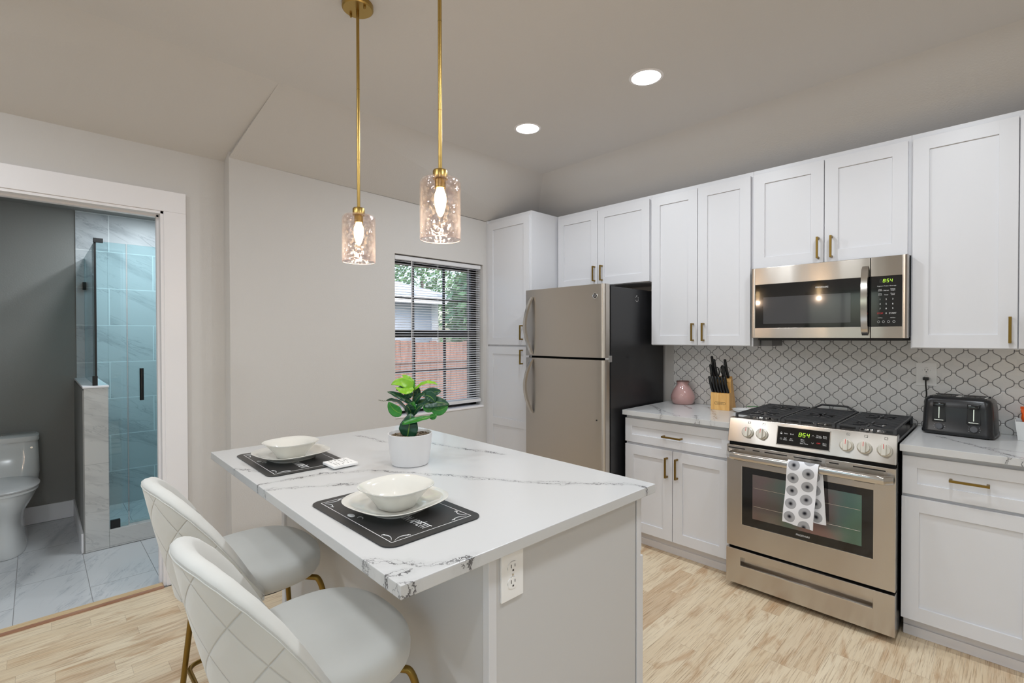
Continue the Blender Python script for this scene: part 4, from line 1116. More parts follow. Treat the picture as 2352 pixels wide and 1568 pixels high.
# ============================================================ TABLE SETTING
def placemat(cx, cy, rot, label):
    T = Matrix.Translation((cx, cy, CT)) @ Matrix.Rotation(rot, 4, 'Z')
    t = thing('placemat', label, 'placemat', (cx, cy, CT), 'charcoal placemats on the island')
    w, h, r = 0.222, 0.150, 0.034
    def rr(w, h, r):
        P = []
        for sx, sy, a0 in ((1, 1, 0), (-1, 1, 90), (-1, -1, 180), (1, -1, 270)):
            for k in range(7):
                a = math.radians(a0 + 15 * k); P.append((sx * (w - r) + r * math.cos(a), sy * (h - r) + r * math.sin(a)))
        return P
    obj('slab', MB(T).prism(rr(w, h, r), lambda u, v: (u, v, 0.0002), lambda u, v: (u, v, 0.0035)), M['mat'], t)
    mb = MB(T); a, b, z0, z1 = w - 0.026, h - 0.026, 0.0034, 0.0038; q = 0.0009
    mb.box(-a, a, b - q, b + q, z0, z1).box(-a, a, -b - q, -b + q, z0, z1).box(-a - q, -a + q, -b, b, z0, z1).box(a - q, a + q, -b, b, z0, z1)
    obj('border_line', mb, M['print'], t)
    mb = MB(T)
    for sx in (-1, 1):
        for sy in (-1, 1):
            for ux, uy in ((1, 0), (0, 1)):
                pts = []
                for k in range(13):
                    f = k / 12; u = 0.012 + 0.042 * f; v = 0.006 + 0.010 * math.sin(PI * f * 0.9) if f < 0.75 else 0.006 + 0.010 * math.sin(PI * f * 0.9)
                    p = (u, v) if ux else (v, u); pts.append((sx * (a - p[0]), sy * (b - p[1]), 0.0037))
                mb.tube(pts, 0.0004, 5, 0.0016)
                e = pts[-1]
                mb.tube([(e[0] + 0.004 * math.cos(q_), e[1] + 0.004 * math.sin(q_), 0.0037) for q_ in [k * 0.6 for k in range(9)]], 0.0007, 5)
    obj('corner_scroll', mb, M['print'], t)
    Mx = frameM((0.118, -0.010, 0.0036), (1, 0, 0), (0, 1, 0), (0, 0, 1)); sh = Matrix.Scale(0.52, 4, (1, 0, 0))
    mb = MB(T).text('BON APPÉTIT', 0.040, Mx @ sh, 0.0002)
    obj('lettering', mb, M['print'], t)
    # printed spoon at the left
    mb = MB(T); mb.prism([(-0.040 + 0.015 * math.cos(q_), -0.108 + 0.0085 * math.sin(q_)) for q_ in [2 * PI * k / 20 for k in range(20)]], lambda u, v: (u, v, 0.0034), lambda u, v: (u, v, 0.0038))
    mb.tube([(-0.004 + 0.010 * math.cos(q_), -0.100 + 0.007 * math.sin(q_), 0.0037) for q_ in [k * 0.5 for k in range(9)]], 0.0009, 5)
    obj('printed_spoon', mb, M['print'], t)
    return t
def dish(cx, cy, rot, lp, lb):
    p0 = CT + 0.0043
    r = rot; K = 1.06
    prof = [(0.0, 0.004), (0.070, 0.004), (0.072, 0.0), (0.078, 0.0), (0.080, 0.006), (0.105, 0.016), (0.126, 0.027), (0.1275, 0.029), (0.126, 0.0302), (0.104, 0.020), (0.080, 0.011), (0.070, 0.0095), (0.0, 0.009)]
    o = obj('dinner_plate', MB().lathe([(a * K, b) for a, b in prof], (cx, cy, p0), 72, 2.9, rot=r, cap0=False, cap1=False), M['ceramic'], loc=(cx, cy, p0), angle=60)
    tag(o, lp, 'plate', 'cream dinner plates on the placemats')
    b0 = p0 + 0.0100
    prof = [(0.0, 0.004), (0.040, 0.004), (0.041, 0.0), (0.047, 0.0), (0.050, 0.006), (0.060, 0.022), (0.074, 0.040), (0.088, 0.0545), (0.0935, 0.0585), (0.0935, 0.0605), (0.0905, 0.0605), (0.076, 0.047), (0.060, 0.030), (0.046, 0.014), (0.030, 0.009), (0.0, 0.008)]
    o = obj('bowl', MB().lathe([(a * K, b) for a, b in prof], (cx + 0.012, cy - 0.006, b0), 72, 2.6, rot=r, cap0=False, cap1=False), M['ceramic'], loc=(cx + 0.012, cy - 0.006, b0), angle=60)
    tag(o, lb, 'bowl', 'cream bowls on the plates')
placemat(2.012, -2.770, 0.012, 'charcoal placemat with white border nearest the viewer on the island')
dish(2.005, -2.757, 0.16, 'cream rounded-square plate under the bowl on the nearer placemat', 'cream rounded-square bowl on the plate nearest the viewer')
placemat(1.205, -2.760, -0.02, 'charcoal placemat at the far end of the island, under a white card')
dish(1.195, -2.755, 0.16, 'cream rounded-square plate on the farther placemat by the window wall', 'cream rounded-square bowl on the farther plate by the window wall')
cz = CT + 0.0043
t = thing('marble_coaster', 'small white square card with black print beside the farther plate', 'card', (1.44, -2.66, cz))
TC = Matrix.Translation((1.44, -2.661, cz)) @ Matrix.Rotation(0.01, 4, 'Z')
obj('slab', MB(TC).box(-0.050, 0.050, -0.049, 0.049, 0.0002, 0.011, 0.003), M['plate'], t)
mb = MB(TC); rnd = random.Random(3)
for r_ in range(6):
    xx = -0.038
    while xx < 0.03:
        w = rnd.uniform(0.004, 0.014)
        if rnd.random() < 0.62: mb.box(xx, xx + w, -0.032 + r_ * 0.012, -0.030 + r_ * 0.012, 0.0108, 0.0113)
        xx += w + 0.003
obj('printed_lines', mb, M['darkprint'], t)

# ============================================================ PLANT
RV = Vector((0.699, 0.715, 0)); DV = Vector((0.715, -0.699, 0))    # along the counter diagonal / toward the stools
PC = Vector((1.602, -2.452, CT))
def plant():
    t = thing('potted_plant', 'green leafy artificial plant in a white pot on the island', 'plant', tuple(PC))
    prof = [(0.0, 0.0), (0.066, 0.0), (0.071, 0.004), (0.079, 0.05), (0.085, 0.118), (0.0855, 0.121), (0.082, 0.122), (0.080, 0.118), (0.078, 0.10), (0.0, 0.10)]
    obj('pot', MB().lathe(prof, tuple(PC), 48, cap0=False, cap1=False), M['potwhite'], t)
    mb = MB(); rings = []
    for r in (0.0795, 0.05, 0.02, 0.002): rings.append([(PC.x + r * math.cos(2 * PI * k / 40), PC.y + r * math.sin(2 * PI * k / 40), PC.z + 0.110 + 0.004 * (1 - r / 0.08)) for k in range(40)])
    bm_ = mb.loft(rings, cap0=False)
    rnd = random.Random(5)
    for i in range(150):
        a, r = rnd.uniform(0, 2 * PI), 0.076 * math.sqrt(rnd.random()); s = rnd.uniform(0.0025, 0.0045)
        p = PC + Vector((r * math.cos(a), r * math.sin(a), 0.113))
        bmesh.ops.create_icosphere(mb.bm, subdivisions=1, radius=s, matrix=Matrix.Translation(p) @ Matrix.Diagonal((1, 1, 0.7, 1)))
    obj('gravel', mb, M['gravel'], t)
    def L(X, Y, d=0.0):   # picture-scale layout on a plane through the stem
        return PC + RV * ((X - 529) * 0.000293) + DV * d + Vector((0, 0, 0.113 + (960 - Y) * 0.000293))
    obj('stem', MB().tube([L(530, 975), L(545, 800), L(560, 600), L(575, 400), L(588, 300)], 0.0045, 8, 0.002), M['stem'], t)
    obj('bud', MB().tube([L(582, 330), L(588, 260), L(592, 208)], 0.003, 8, 0.0006), M['leafmid'], t)
    def leaf(a, b, c, w, nrm, mat_, fold=0.25, curl=0.0, nm=18, w0=0.35):
        a, b, c = Vector(a), Vector(b), Vector(c); pts = bez(a, b, c, nm); rows = []
        for i, p in enumerate(pts):
            f = i / nm; d = (pts[min(i + 1, nm)] - pts[max(i - 1, 0)]).normalized()
            side = d.cross(nrm).normalized(); up = side.cross(d).normalized()
            ww = w * (math.sin(PI * min(1, (f * 0.94 + 0.06)) ** 0.85) ** 0.75) + 0.0008
            row = []
            for j in range(-4, 5):
                g = j / 4; row.append(p + side * ww * g + up * (ww * (abs(g) ** 1.5) * fold + curl * ww * g * f + 0.0012 * math.sin(f * 24) * abs(g)))
            rows.append(row)
        mb = MB(); mb.loft(rows, False, False, False, uv=lambda i, j: (i / nm, j / 8))
        o = obj('leaf', mb, mat_, t, angle=80)
        sm = o.modifiers.new('thick', 'SOLIDIFY'); sm.thickness = 0.0008
        return o
    Z = Vector((0, 0, 1)); D, l, m_ = M['leafdark'], M['leaflight'], M['leafmid']
    leaf(L(585, 372), L(470, 190, 0.01), L(288, 285, 0.015), 0.019, (Z * 0.45 + DV * 0.9), l, 0.15)
    leaf(L(580, 330), L(520, 215, -0.01), L(414, 165, -0.015), 0.0125, (Z * 0.5 + DV * 0.7), l, 0.15)
    leaf(L(585, 330, 0.02), L(500, 420, 0.03), L(362, 312, 0.03), 0.014, (Z * 0.8 + DV * 0.8), l, 0.12)
    leaf(L(595, 365), L(740, 205, 0.01), L(908, 285, 0.02), 0.0105, (Z * 0.9 + DV * 0.5), l, 0.3)
    leaf(L(565, 560), L(430, 440, 0.015), L(252, 372, 0.03), 0.013, (Z * 0.8 + DV * 0.7), D, 0.3, 0.3)
    leaf(L(500, 740), L(450, 470, 0.02), L(235, 488, 0.03), 0.020, (Z * 0.5 + DV * -0.2 + RV * 0.5), D, 0.2, -0.6)
    leaf(L(440, 660, 0.028), L(330, 640, 0.03), L(268, 505, 0.03), 0.021, (DV * 1.0 + Z * 0.15), m_, 0.15)
    leaf(L(250, 488, 0.03), L(200, 505, 0.03), L(142, 476, 0.035), 0.003, (Z), M['stem'], 0.1)
    leaf(L(580, 560), L(640, 420, 0.01), L(725, 408, 0.02), 0.011, (DV + Z * 0.4), D, 0.25)
    leaf(L(705, 415, 0.02), L(850, 380, 0.02), L(955, 372, 0.02), 0.018, (Z * 0.25 + DV * 0.9), D, 0.15)
    leaf(L(745, 425, 0.022), L(835, 420, 0.03), L(880, 518, 0.03), 0.022, (DV + Z * 0.2), D, 0.1)
    leaf(L(570, 700), L(640, 560, 0.015), L(740, 540, 0.02), 0.011, (DV + Z * 0.4), D, 0.2)
    leaf(L(620, 560), L(690, 490, -0.01), L(850, 520, -0.01), 0.012, (DV * 0.6 + Z * 0.8), D, 0.2)
    leaf(L(720, 560, 0.02), L(860, 470, 0.03), L(1068, 545, 0.03), 0.0225, (Z * 0.45 + DV * 0.9), D, 0.12)
    leaf(L(850, 590, 0.026), L(930, 660, 0.03), L(1050, 560, 0.03), 0.020, (DV + Z * 0.1), m_, 0.1)
    leaf(L(730, 560, 0.02), L(770, 640, 0.022), L(880, 600, 0.022), 0.012, (DV + Z * 0.2), m_, 0.1)
    leaf(L(455, 790, 0.04), L(680, 720, 0.055), L(905, 680, 0.05), 0.0125, (Z * 0.7 + DV * 0.7), m_, 0.25, 0.3)
    leaf(L(820, 690, 0.05), L(880, 700, 0.052), L(905, 660, 0.05), 0.011, (DV + Z * 0.1), m_, 0.1)
    leaf(L(515, 968, 0.035), L(555, 840, 0.05), L(552, 655, 0.02), 0.037, (DV * 1.0 + Z * 0.15 - RV * 0.15), D, 0.15, nm=22)
    leaf(L(555, 450), L(500, 420), L(452, 335), 0.015, (DV + Z * 0.2), D, 0.2)
    leaf(L(600, 480, -0.01), L(620, 420, -0.01), L(640, 330, -0.01), 0.014, (DV + Z * 0.1), D, 0.2)
    leaf(L(480, 390, -0.02), L(400, 330, -0.02), L(325, 370, -0.02), 0.013, (Z * 0.5 + DV * 0.8), D, 0.2)
    leaf(L(545, 680), L(535, 580, 0.02), L(490, 555, 0.02), 0.018, (DV + Z * 0.2), D, 0.2)
    leaf(L(560, 640), L(560, 580, 0.015), L(590, 510, 0.01), 0.016, (DV + Z * 0.1), m_, 0.2)
    return t
plant()

# ============================================================ PENDANTS
def pendant(x, y, zt, zb, label):
    t = thing('pendant_lamp', label, 'lamp', (x, y, CEIL), 'brass pendants above the island')
    cn = obj('canopy', MB().lathe([(0.0, -0.020), (0.055, -0.020), (0.060, -0.016), (0.060, -0.0005), (0.0, -0.0005)], (x, y, CEIL), 40, cap0=False, cap1=False), M['brass'], t)
    for a in (0.2, 0.2 + PI):
        obj('screw_cap', MB().lathe([(0.0, -0.034), (0.0035, -0.033), (0.005, -0.028), (0.005, -0.0195), (0, -0.0195)], (x + 0.042 * math.cos(a), y + 0.042 * math.sin(a), CEIL), 12, cap0=False, cap1=False), M['brass'], cn)
    H = zt + 0.026
    rod = obj('rod', MB().cyl((x, y, H - 0.002), (x, y, CEIL - 0.018), 0.0062, 16), M['brass'], t)
    for zz in (H + 0.19, H + 0.47): obj('coupling', MB().cyl((x, y, zz), (x, y, zz + 0.0016), 0.0066, 16), M['abrass'], rod)
    obj('socket_cup', MB().lathe([(0.007, 0.028), (0.021, 0.027), (0.0235, 0.023), (0.0235, -0.001), (0.0, -0.001)], (x, y, zt), 32, cap1=False), M['brass'], t)
    h = zt - zb; r = 0.0645
    prof = [(0.020, zt), (0.050, zt - 0.001), (0.058, zt - 0.004), (0.0635, zt - 0.011), (r, zt - 0.020), (r, zb + 0.002), (r - 0.0015, zb), (r - 0.0035, zb + 0.001), (r - 0.0035, zt - 0.020), (0.056, zt - 0.008), (0.048, zt - 0.0045), (0.020, zt - 0.0035)]
    n = 96; rings = []
    gs = obj('glass_shade', MB().lathe(prof, (x, y, 0), 64, cap0=False, cap1=False), M['pendantglass'], t)
    rp = [(x + (r - 0.0017) * math.cos(2 * PI * q / 64), y + (r - 0.0017) * math.sin(2 * PI * q / 64), zb + 0.0005) for q in range(65)]
    obj('rim', MB().tube(rp, 0.0013, 8), M['glassrim'], gs)
    obj('lamp_holder', MB().lathe([(0.017, zt - 0.0005), (0.017, zt - 0.030), (0.0, -0.030 + zt)], (x, y, 0), 24, cap1=False), M['brass'], t)
    pb = [(0.011, -0.030), (0.013, -0.038), (0.018, -0.050), (0.0195, -0.068), (0.017, -0.088), (0.011, -0.108), (0.005, -0.119), (0.0, -0.121)]
    bulb = obj('bulb', MB().lathe([(r_, zt + z_) for r_, z_ in pb], (x, y, 0), 24, cap1=False), M['bulbglass'], t)
    bulb.visible_shadow = True
    ld = bpy.data.lights.new('pendant_light', 'POINT'); ld.energy = PENDANT_W; ld.color = (1.0, 0.78, 0.56); ld.shadow_soft_size = 0.02
    lo = bpy.data.objects.new('bulb_light', ld); COL.objects.link(lo); lo.parent = t; lo.location = (0, 0, zt - 0.145 - CEIL)
    return t
pendant(1.425, -2.573, 1.890, 1.703, 'brass rod pendant with hammered glass shade, farther from the viewer')
pendant(1.972, -2.573, 1.907, 1.713, 'brass rod pendant with hammered glass shade, nearer the viewer')

# ============================================================ RECESSED LIGHTS
def downlight(x, y, z, label, watts, col=(0.875, 0.94, 1.0), grp='recessed ceiling lights'):
    t = thing('recessed_light', label, 'light', (x, y, z), grp)
    obj('trim_ring', MB().lathe([(0.072, -0.004), (0.083, -0.003), (0.086, -0.0005), (0.072, -0.0005)], (x, y, z), 40, cap0=False, cap1=False), M['trim'], t)
    obj('diffuser', MB().lathe([(0.072, -0.003), (0.0, -0.003)], (x, y, z), 40, cap0=False, cap1=False), M['diffuser'], t)
    ld = bpy.data.lights.new('downlight', 'AREA'); ld.shape = 'DISK'; ld.size = 0.14; ld.energy = watts; ld.color = col
    lo = bpy.data.objects.new('light_source', ld); COL.objects.link(lo); lo.parent = t; lo.location = (0, 0, -0.006)
downlight(1.941, -1.27, CEIL, 'lit recessed ceiling light nearer the viewer, larger of the two', DOWNLIGHT_W)
downlight(1.100, -1.262, CEIL, 'lit recessed ceiling light closer to the pantry, smaller of the two', DOWNLIGHT_W)
for x, y, f in ((3.05, -1.27, 1), (3.12, -2.45, 1), (1.95, -3.85, 1), (3.2, -3.75, 0.9), (4.4, -1.9, 0.5), (1.1, -4.4, 1.7), (4.4, -4.6, 0.5)):  # unseen downlights, count hinted by bowl reflections, added and boosted for even fill
    z = CEIL if y > -2.585 else CEIL + 0.09 * (-2.585 - y) / 3.415
    downlight(x, y, z, 'unseen recessed ceiling light added out of frame to fill the room', DOWNLIGHT_W * f)
downlight(-0.75, -3.05, 2.403, 'lit recessed light in the bathroom ceiling hidden above the doorway', BATHLIGHT_W, (0.86, 0.94, 1.0), None)
downlight(-1.3, -2.78, 2.403, 'lit recessed light in the shower ceiling hidden above the doorway', BATHLIGHT_W, (0.80, 0.93, 1.0), None)

# ============================================================ COUNTER ITEMS
o = thing('vase', 'squat pink glazed pottery vase on the counter beside the fridge', 'vase', (1.560, -0.098, CT))
prof = [(0.0, 0.0005), (0.066, 0.0005), (0.076, 0.012), (0.084, 0.040), (0.083, 0.062), (0.070, 0.098), (0.050, 0.128), (0.041, 0.143), (0.040, 0.152), (0.045, 0.163), (0.043, 0.167), (0.037, 0.163), (0.036, 0.15), (0.045, 0.125), (0.0, 0.10)]
obj('body', MB().lathe(prof, (1.560, -0.098, CT), 48, cap0=False, cap1=False), M['pink'], o, angle=60)
obj('rim', MB().lathe([(0.0405, 0.1655), (0.0455, 0.163), (0.0452, 0.1685), (0.0405, 0.169)], (1.560, -0.098, CT), 48, cap0=False, cap1=False), M['pinkrim'], o)

# knife block: front face low and upright, top leans back
def knife_block():
    A = 0.10
    T = Matrix.Translation((1.876, -0.165, CT)) @ Matrix.Rotation(A, 4, 'Z') @ Matrix.Scale(1.15, 4)
    t = thing('knife_block', 'light wood knife block full of black-handled knives on the counter', 'knife block', (1.876, -0.165, CT))
    w = 0.052
    poly = [(-0.055, 0.0005), (-0.062, 0.098), (-0.010, 0.104), (0.006, 0.176), (0.030, 0.190), (0.085, 0.0005)]
    poly = [(-0.045, 0.0005), (-0.045, 0.100), (-0.012, 0.104), (-0.020, 0.168), (0.010, 0.196), (0.088, 0.0005)]
    mb = MB(T); mb.prism(poly, lambda u, v: (-w, u, v), lambda u, v: (w, u, v))
    obj('block', mb, M['blockwood'], t, flat=True)
    mb = MB(T)
    P = [(0.024 * (1 if math.cos(a) > 0 else -1) - 0.0 + 0.006 * math.cos(a), 0.007 * math.sin(a)) for a in [2 * PI * k / 24 for k in range(25)]]
    mb.tube([(u, -0.0455, 0.040 + v) for u, v in P], 0.0007, 5)
    mb.text('farberware', 0.0085, T.inverted() @ T @ FRONT(0, -0.0452, 0.040), 0.0002)
    lab(obj('maker_mark', mb, M['darkprint'], t), 'dark oval maker mark')
    # knives: handle + bolster/blade going down into the block
    lean = Vector((0, -0.22, 0.975)).normalized()
    def knife(x, y, z, L, wd, nm, label, grp, tilt=lean, dx=0.0):
        base = Vector((x, y, z)); d = (tilt + Vector((dx, 0, 0))).normalized()
        k = thing(nm, label, 'knife', tuple(T @ base), grp)
        sd = Vector((0, d.z, -d.y)); rings = []
        for i in range(9):
            f = i / 8; p = base + d * (L * f); ww = wd * 1.25 * (0.8 + 0.25 * math.sin(f * PI * 1.6 + 0.3)); th = 0.0078
            bend = sd * (-0.006 * math.sin(f * PI))
            rings.append([tuple(p + bend + sd * (ww * math.cos(a)) + Vector((1, 0, 0)) * (th * math.sin(a))) for a in [2 * PI * q / 12 for q in range(12)]])
        e = rings[-1]; c = sum((Vector(p) for p in e), Vector()) / 12; rings.append([tuple(c + (Vector(p) - c) * 0.5 + d * 0.004) for p in e])
        obj('handle', MB(T).loft(rings), M['black'], k)
        b0 = base - d * 0.02
        mb = MB(T); mb.loft([[tuple(b0 + sd * a + Vector((1, 0, 0)) * b) for a, b in ((-0.007, -0.0008), (0.007, -0.0008), (0.007, 0.0008), (-0.007, 0.0008))], [tuple(base + sd * a + Vector((1, 0, 0)) * b + d * 0.002) for a, b in ((-0.009, -0.0008), (0.009, -0.0008), (0.009, 0.0008), (-0.009, 0.0008))]])
        obj('blade', mb, M['steelhandle'], k)
    ords = ('first', 'second', 'third', 'fourth', 'fifth', 'sixth')
    for i in range(6):
        knife(-0.042 + i * 0.0168, -0.035, 0.1045, 0.092, 0.0085, 'steak_knife', 'black steak knife handle in the front row of the block, %s from the left' % ords[i], 'steak knives in the block', dx=-0.16)
    for x, y, z, L, wd, lb in ((-0.043, -0.016, 0.158, 0.108, 0.0105, 'black knife handle at the left front of the block upper row'), (-0.026, -0.004, 0.184, 0.112, 0.011, 'black knife handle at the left middle of the block upper row'),
                               (-0.041, 0.010, 0.191, 0.122, 0.0115, 'tallest black knife handle at the left back of the block'), (0.026, -0.017, 0.160, 0.098, 0.011, 'black knife handle at the right front of the block upper row'),
                               (0.032, 0.004, 0.191, 0.105, 0.012, 'black knife handle at the right back of the block')):
        knife(x, y, z, L, wd, 'kitchen_knife', lb, 'kitchen knives in the block', dx=-0.12)
    s = thing('kitchen_shears', 'black-handled scissors with open loops in the knife block', 'scissors', tuple(T @ Vector((0, -0.01, 0.17))))
    for e, zz in ((-1, 0.0), (1, 0.012)):
        mb = MB(T); c = Vector((-0.004 + e * 0.015, -0.030, 0.222 + zz))
        mb.tube([c + Vector((0.010 * math.cos(a), -0.2 * 0.026 * math.sin(a), 0.026 * math.sin(a))) for a in [2 * PI * k / 20 for k in range(21)]], 0.0038, 8)
        mb.tube([c + Vector((0, 0.004, -0.026)), Vector((-0.002, -0.012, 0.172))], 0.005, 8)
        obj('loop_handle', mb, M['black'], s)
    obj('blade', MB(T).box(-0.006, 0.004, -0.013, -0.011, 0.165, 0.19), M['steelhandle'], s)
knife_block()

# white spoon-rest dish with a green sprig behind the grate
t = thing('spoon_rest', 'white oval dish with green sprig trim behind the left end of the stove', 'dish', (2.030, -0.19, CT))
prof = [(0.0, 0.0005), (0.045, 0.0005), (0.060, 0.010), (0.066, 0.020), (0.063, 0.021), (0.052, 0.012), (0.0, 0.007)]
obj('dish', MB().lathe(prof, (2.030, -0.195, CT), 40, ax=1.15, ay=1.0, cap0=False, cap1=False), M['toilet'], t, angle=60)
mb = MB()
mb.tube([(2.02, -0.105, CT + 0.027), (2.05, -0.09, CT + 0.030), (2.085, -0.075, CT + 0.028)], 0.003, 6)
for k in range(6):
    p = Vector((2.02 + 0.012 * k, -0.105 + 0.006 * k, CT + 0.029)); bmesh.ops.create_icosphere(mb.bm, subdivisions=1, radius=0.006, matrix=Matrix.Translation(p) @ Matrix.Diagonal((1.6, 0.7, 0.5, 1)))
lab(obj('sprig', mb, M['leafmid'], t), 'green sprig')
obj('spoon_handle', MB().hexa([(2.02, -0.085, CT + 0.021), (2.02, -0.085, CT + 0.027), (2.02, -0.070, CT + 0.021), (2.02, -0.070, CT + 0.027), (2.105, -0.050, CT + 0.0225), (2.105, -0.050, CT + 0.0285), (2.105, -0.035, CT + 0.0225), (2.105, -0.035, CT + 0.0285)], 0.002), M['toilet'], t)

# toaster
def toaster():
    A = -0.10
    O = Vector((3.066, -0.165, CT)); T = Matrix.Translation(O) @ Matrix.Rotation(A, 4, 'Z')
    t = thing('toaster', 'black four-slice toaster on the counter right of the stove', 'toaster', tuple(O))
    hx, hy, h = 0.134, 0.098, 0.188
    rings = []
    def rr(w, d, z, r=0.03, dy=0.0):
        P = []
        for sx, sy, a0 in ((1, 1, 0), (-1, 1, 90), (-1, -1, 180), (1, -1, 270)):
            for k in range(6):
                a = math.radians(a0 + 18 * k); P.append((sx * (w - r) + r * math.cos(a), dy + sy * (d - r) + r * math.sin(a), z))
        return P
    rings = [rr(hx - 0.004, hy - 0.004, 0.004), rr(hx + 0.002, hy + 0.002, 0.010), rr(hx + 0.002, hy + 0.002, 0.022), rr(hx, hy, 0.026), rr(hx - 0.004, hy - 0.005, 0.13), rr(hx - 0.008, hy - 0.010, h - 0.016), rr(hx - 0.016, hy - 0.018, h - 0.003), rr(hx - 0.024, hy - 0.026, h)]
    obj('shell', MB(T).loft(rings), M['toastershell'], t, angle=50)
    # chrome slot deck
    obj('slot_deck', MB(T).box(-hx + 0.034, hx - 0.034, -0.062, 0.062, h - 0.004, h + 0.004, 0.003), M['chrome'], t)
    mb = MB(T)
    for sx in (-1, 1):
        for sy in (-0.032, 0.030): mb.box(sx * 0.052 - 0.040, sx * 0.052 + 0.040, sy - 0.014, sy + 0.014, h - 0.003, h + 0.0052)
    obj('bread_slot', mb, M['gap'], t)
    obj('guide_wires', MB(T).box(-0.092, -0.012, -0.034, -0.031, h - 0.002, h + 0.0056).box(0.012, 0.092, -0.034, -0.031, h - 0.002, h + 0.0056).box(-0.092, -0.012, 0.028, 0.031, h - 0.002, h + 0.0056).box(0.012, 0.092, 0.028, 0.031, h - 0.002, h + 0.0056), M['chrome'], t)
    obj('top_rim', MB(T).box(-hx + 0.028, hx - 0.028, 0.060, 0.068, h - 0.006, h + 0.006, 0.002).box(-hx + 0.028, hx - 0.028, -0.068, -0.060, h - 0.006, h + 0.005, 0.002), M['black'], t)
    fr = lambda x, z, y=-hy - 0.0005: T @ frameM((x, y + 0.011 * min(1, max(0, (z - 0.026) / 0.15)), z), (1, 0, 0), (0, 0.09, 0.996), (0, -0.996, 0.09))
    for sx in (-0.064, 0.064):
        f = fr(sx, 0.115)
        lv = obj('lever_track', MB(f).box(-0.026, 0.026, -0.050, 0.052, -0.004, 0.0030, 0.005), M['black'], t)
        obj('track_slot', MB(f).box(-0.0018, 0.0018, -0.032, 0.024, 0.0028, 0.0036), M['steelhandle'], lv)
        obj('lever', MB(f).box(-0.022, 0.022, 0.026, 0.046, 0.002, 0.022, 0.005), M['blackgloss'], lv)
        obj('light_bar', MB(f).box(-0.018, 0.018, -0.043, -0.038, 0.0028, 0.0045, 0.001), M['steelhandle'], lv)
        f = fr(sx + 0.002, 0.044)
        mb = MB(); mb.lathe([(0.0, 0), (0.0155, 0), (0.0155, 0.004), (0.0135, 0.012), (0, 0.012)], n=24, cap0=False, cap1=False); mb.bm.transform(f)
        kd = obj('browning_dial', mb, simple('grey_dial', srgb(84, 84, 88), 0.4), t)
        mb = MB(f)
        for k in range(9):
            a = math.radians(-30 + 30 * k); mb.box(0.021 * math.cos(a) - 0.0008, 0.021 * math.cos(a) + 0.0008, 0.021 * math.sin(a) - 0.0008, 0.021 * math.sin(a) + 0.0008, 0, 0.0006)
        obj('dial_marks', mb, M['print'], kd)
    mb = MB(T)
    for sx in (-1, 1):
        for sy in (-1, 1): mb.cyl((sx * (hx - 0.03), sy * (hy - 0.03), 0.0005), (sx * (hx - 0.03), sy * (hy - 0.03), 0.006), 0.012, 12)
    obj('foot', mb, M['black'], t)
    # cord from the back left corner up to the outlet
    pl = Vector((2.921, -0.020, 1.176))
    P = [T @ Vector((-hx + 0.008, 0.070, 0.115)), T @ Vector((-hx - 0.016, 0.082, 0.118)), T @ Vector((-hx - 0.022, 0.090, 0.140)), Vector((2.925, -0.042, 1.085)), Vector((2.9215, -0.040, 1.14)), Vector((2.921, -0.036, 1.166))]
    pts = []
    for i in range(len(P) - 1):     # catmull-rom
        p0, p1, p2, p3 = P[max(i - 1, 0)], P[i], P[i + 1], P[min(i + 2, len(P) - 1)]
        for k in range(8):
            u = k / 8; pts.append(0.5 * ((2 * p1) + (p2 - p0) * u + (2 * p0 - 5 * p1 + 4 * p2 - p3) * u * u + (3 * p1 - p0 - 3 * p2 + p3) * u ** 3))
    pts.append(P[-1])
    c = obj('cord', MB().tube(pts, 0.0036, 8), M['black'], t)
    obj('plug', MB().box(2.909, 2.933, -0.046, -0.0165, 1.164, 1.180, 0.003), M['black'], c)
toaster()
t = thing('wall_outlet', 'white outlet plate on the tiled backsplash with a black plug', 'outlet', (2.921, -0.008, 1.195))
outlet(t, frameM((2.921, -0.008, 1.195), (1, 0, 0), (0, 0, 1), (0, -1, 0)), 0.088, 0.126, 0.0215)

# white box with orange snack bags
t = thing('snack_bin', 'white square bin holding orange snack bags at the right counter end', 'bin', (3.325, -0.125, CT))
a, b, h = 0.064, 0.074, 0.090
mb = MB(); w = 0.004
def sq(r, z): return [(3.333 - r, -0.105 - r, CT + z), (3.333 + r, -0.105 - r, CT + z), (3.333 + r, -0.105 + r, CT + z), (3.333 - r, -0.105 + r, CT + z)]
mb.loft([sq(a, 0.0005), sq(b, h), sq(b - w, h), sq(a - w, 0.006)])
obj('bin_wall', mb, M['toilet'], t, flat=True)
for i, (dx, dy, rz, hh, lb) in enumerate(((-0.020, -0.018, 0.35, 0.155, 'orange foil snack bag standing at the front of the white bin'), (0.012, 0.022, -0.2, 0.172, 'orange foil snack bag standing behind in the white bin'))):
    T = Matrix.Translation((3.333 + dx, -0.105 + dy, CT + 0.008)) @ Matrix.Rotation(rz, 4, 'Z')
    k = thing('snack_bag', lb, 'snack bag', tuple(T.translation), 'orange snack bags in the bin')
    rings = []; N = 12
    for q in range(N + 1):
        f = q / N; th = 0.018 * math.sin(PI * min(1, max(0, f))) ** 0.6 + 0.0008; hw = 0.036 * (0.86 + 0.14 * abs(math.cos(PI * f)))
        rings.append([(hw * math.cos(v) + 0.002 * math.sin(q * 2.1), th * math.sin(v) * (1 + 0.15 * math.sin(5 * v + q)), hh * 0.9 * f) for v in [2 * PI * s_ / 24 for s_ in range(24)]])
    obj('pouch', MB(T).loft(rings), M['chipbag'], k, angle=60)
    mb = MB(T)
    for f in (0.9,): mb.box(-0.038, 0.038, -0.001, 0.001, hh * 0.895, hh * 0.97)
    obj('crimped_seal', mb, M['chipbag'], k)

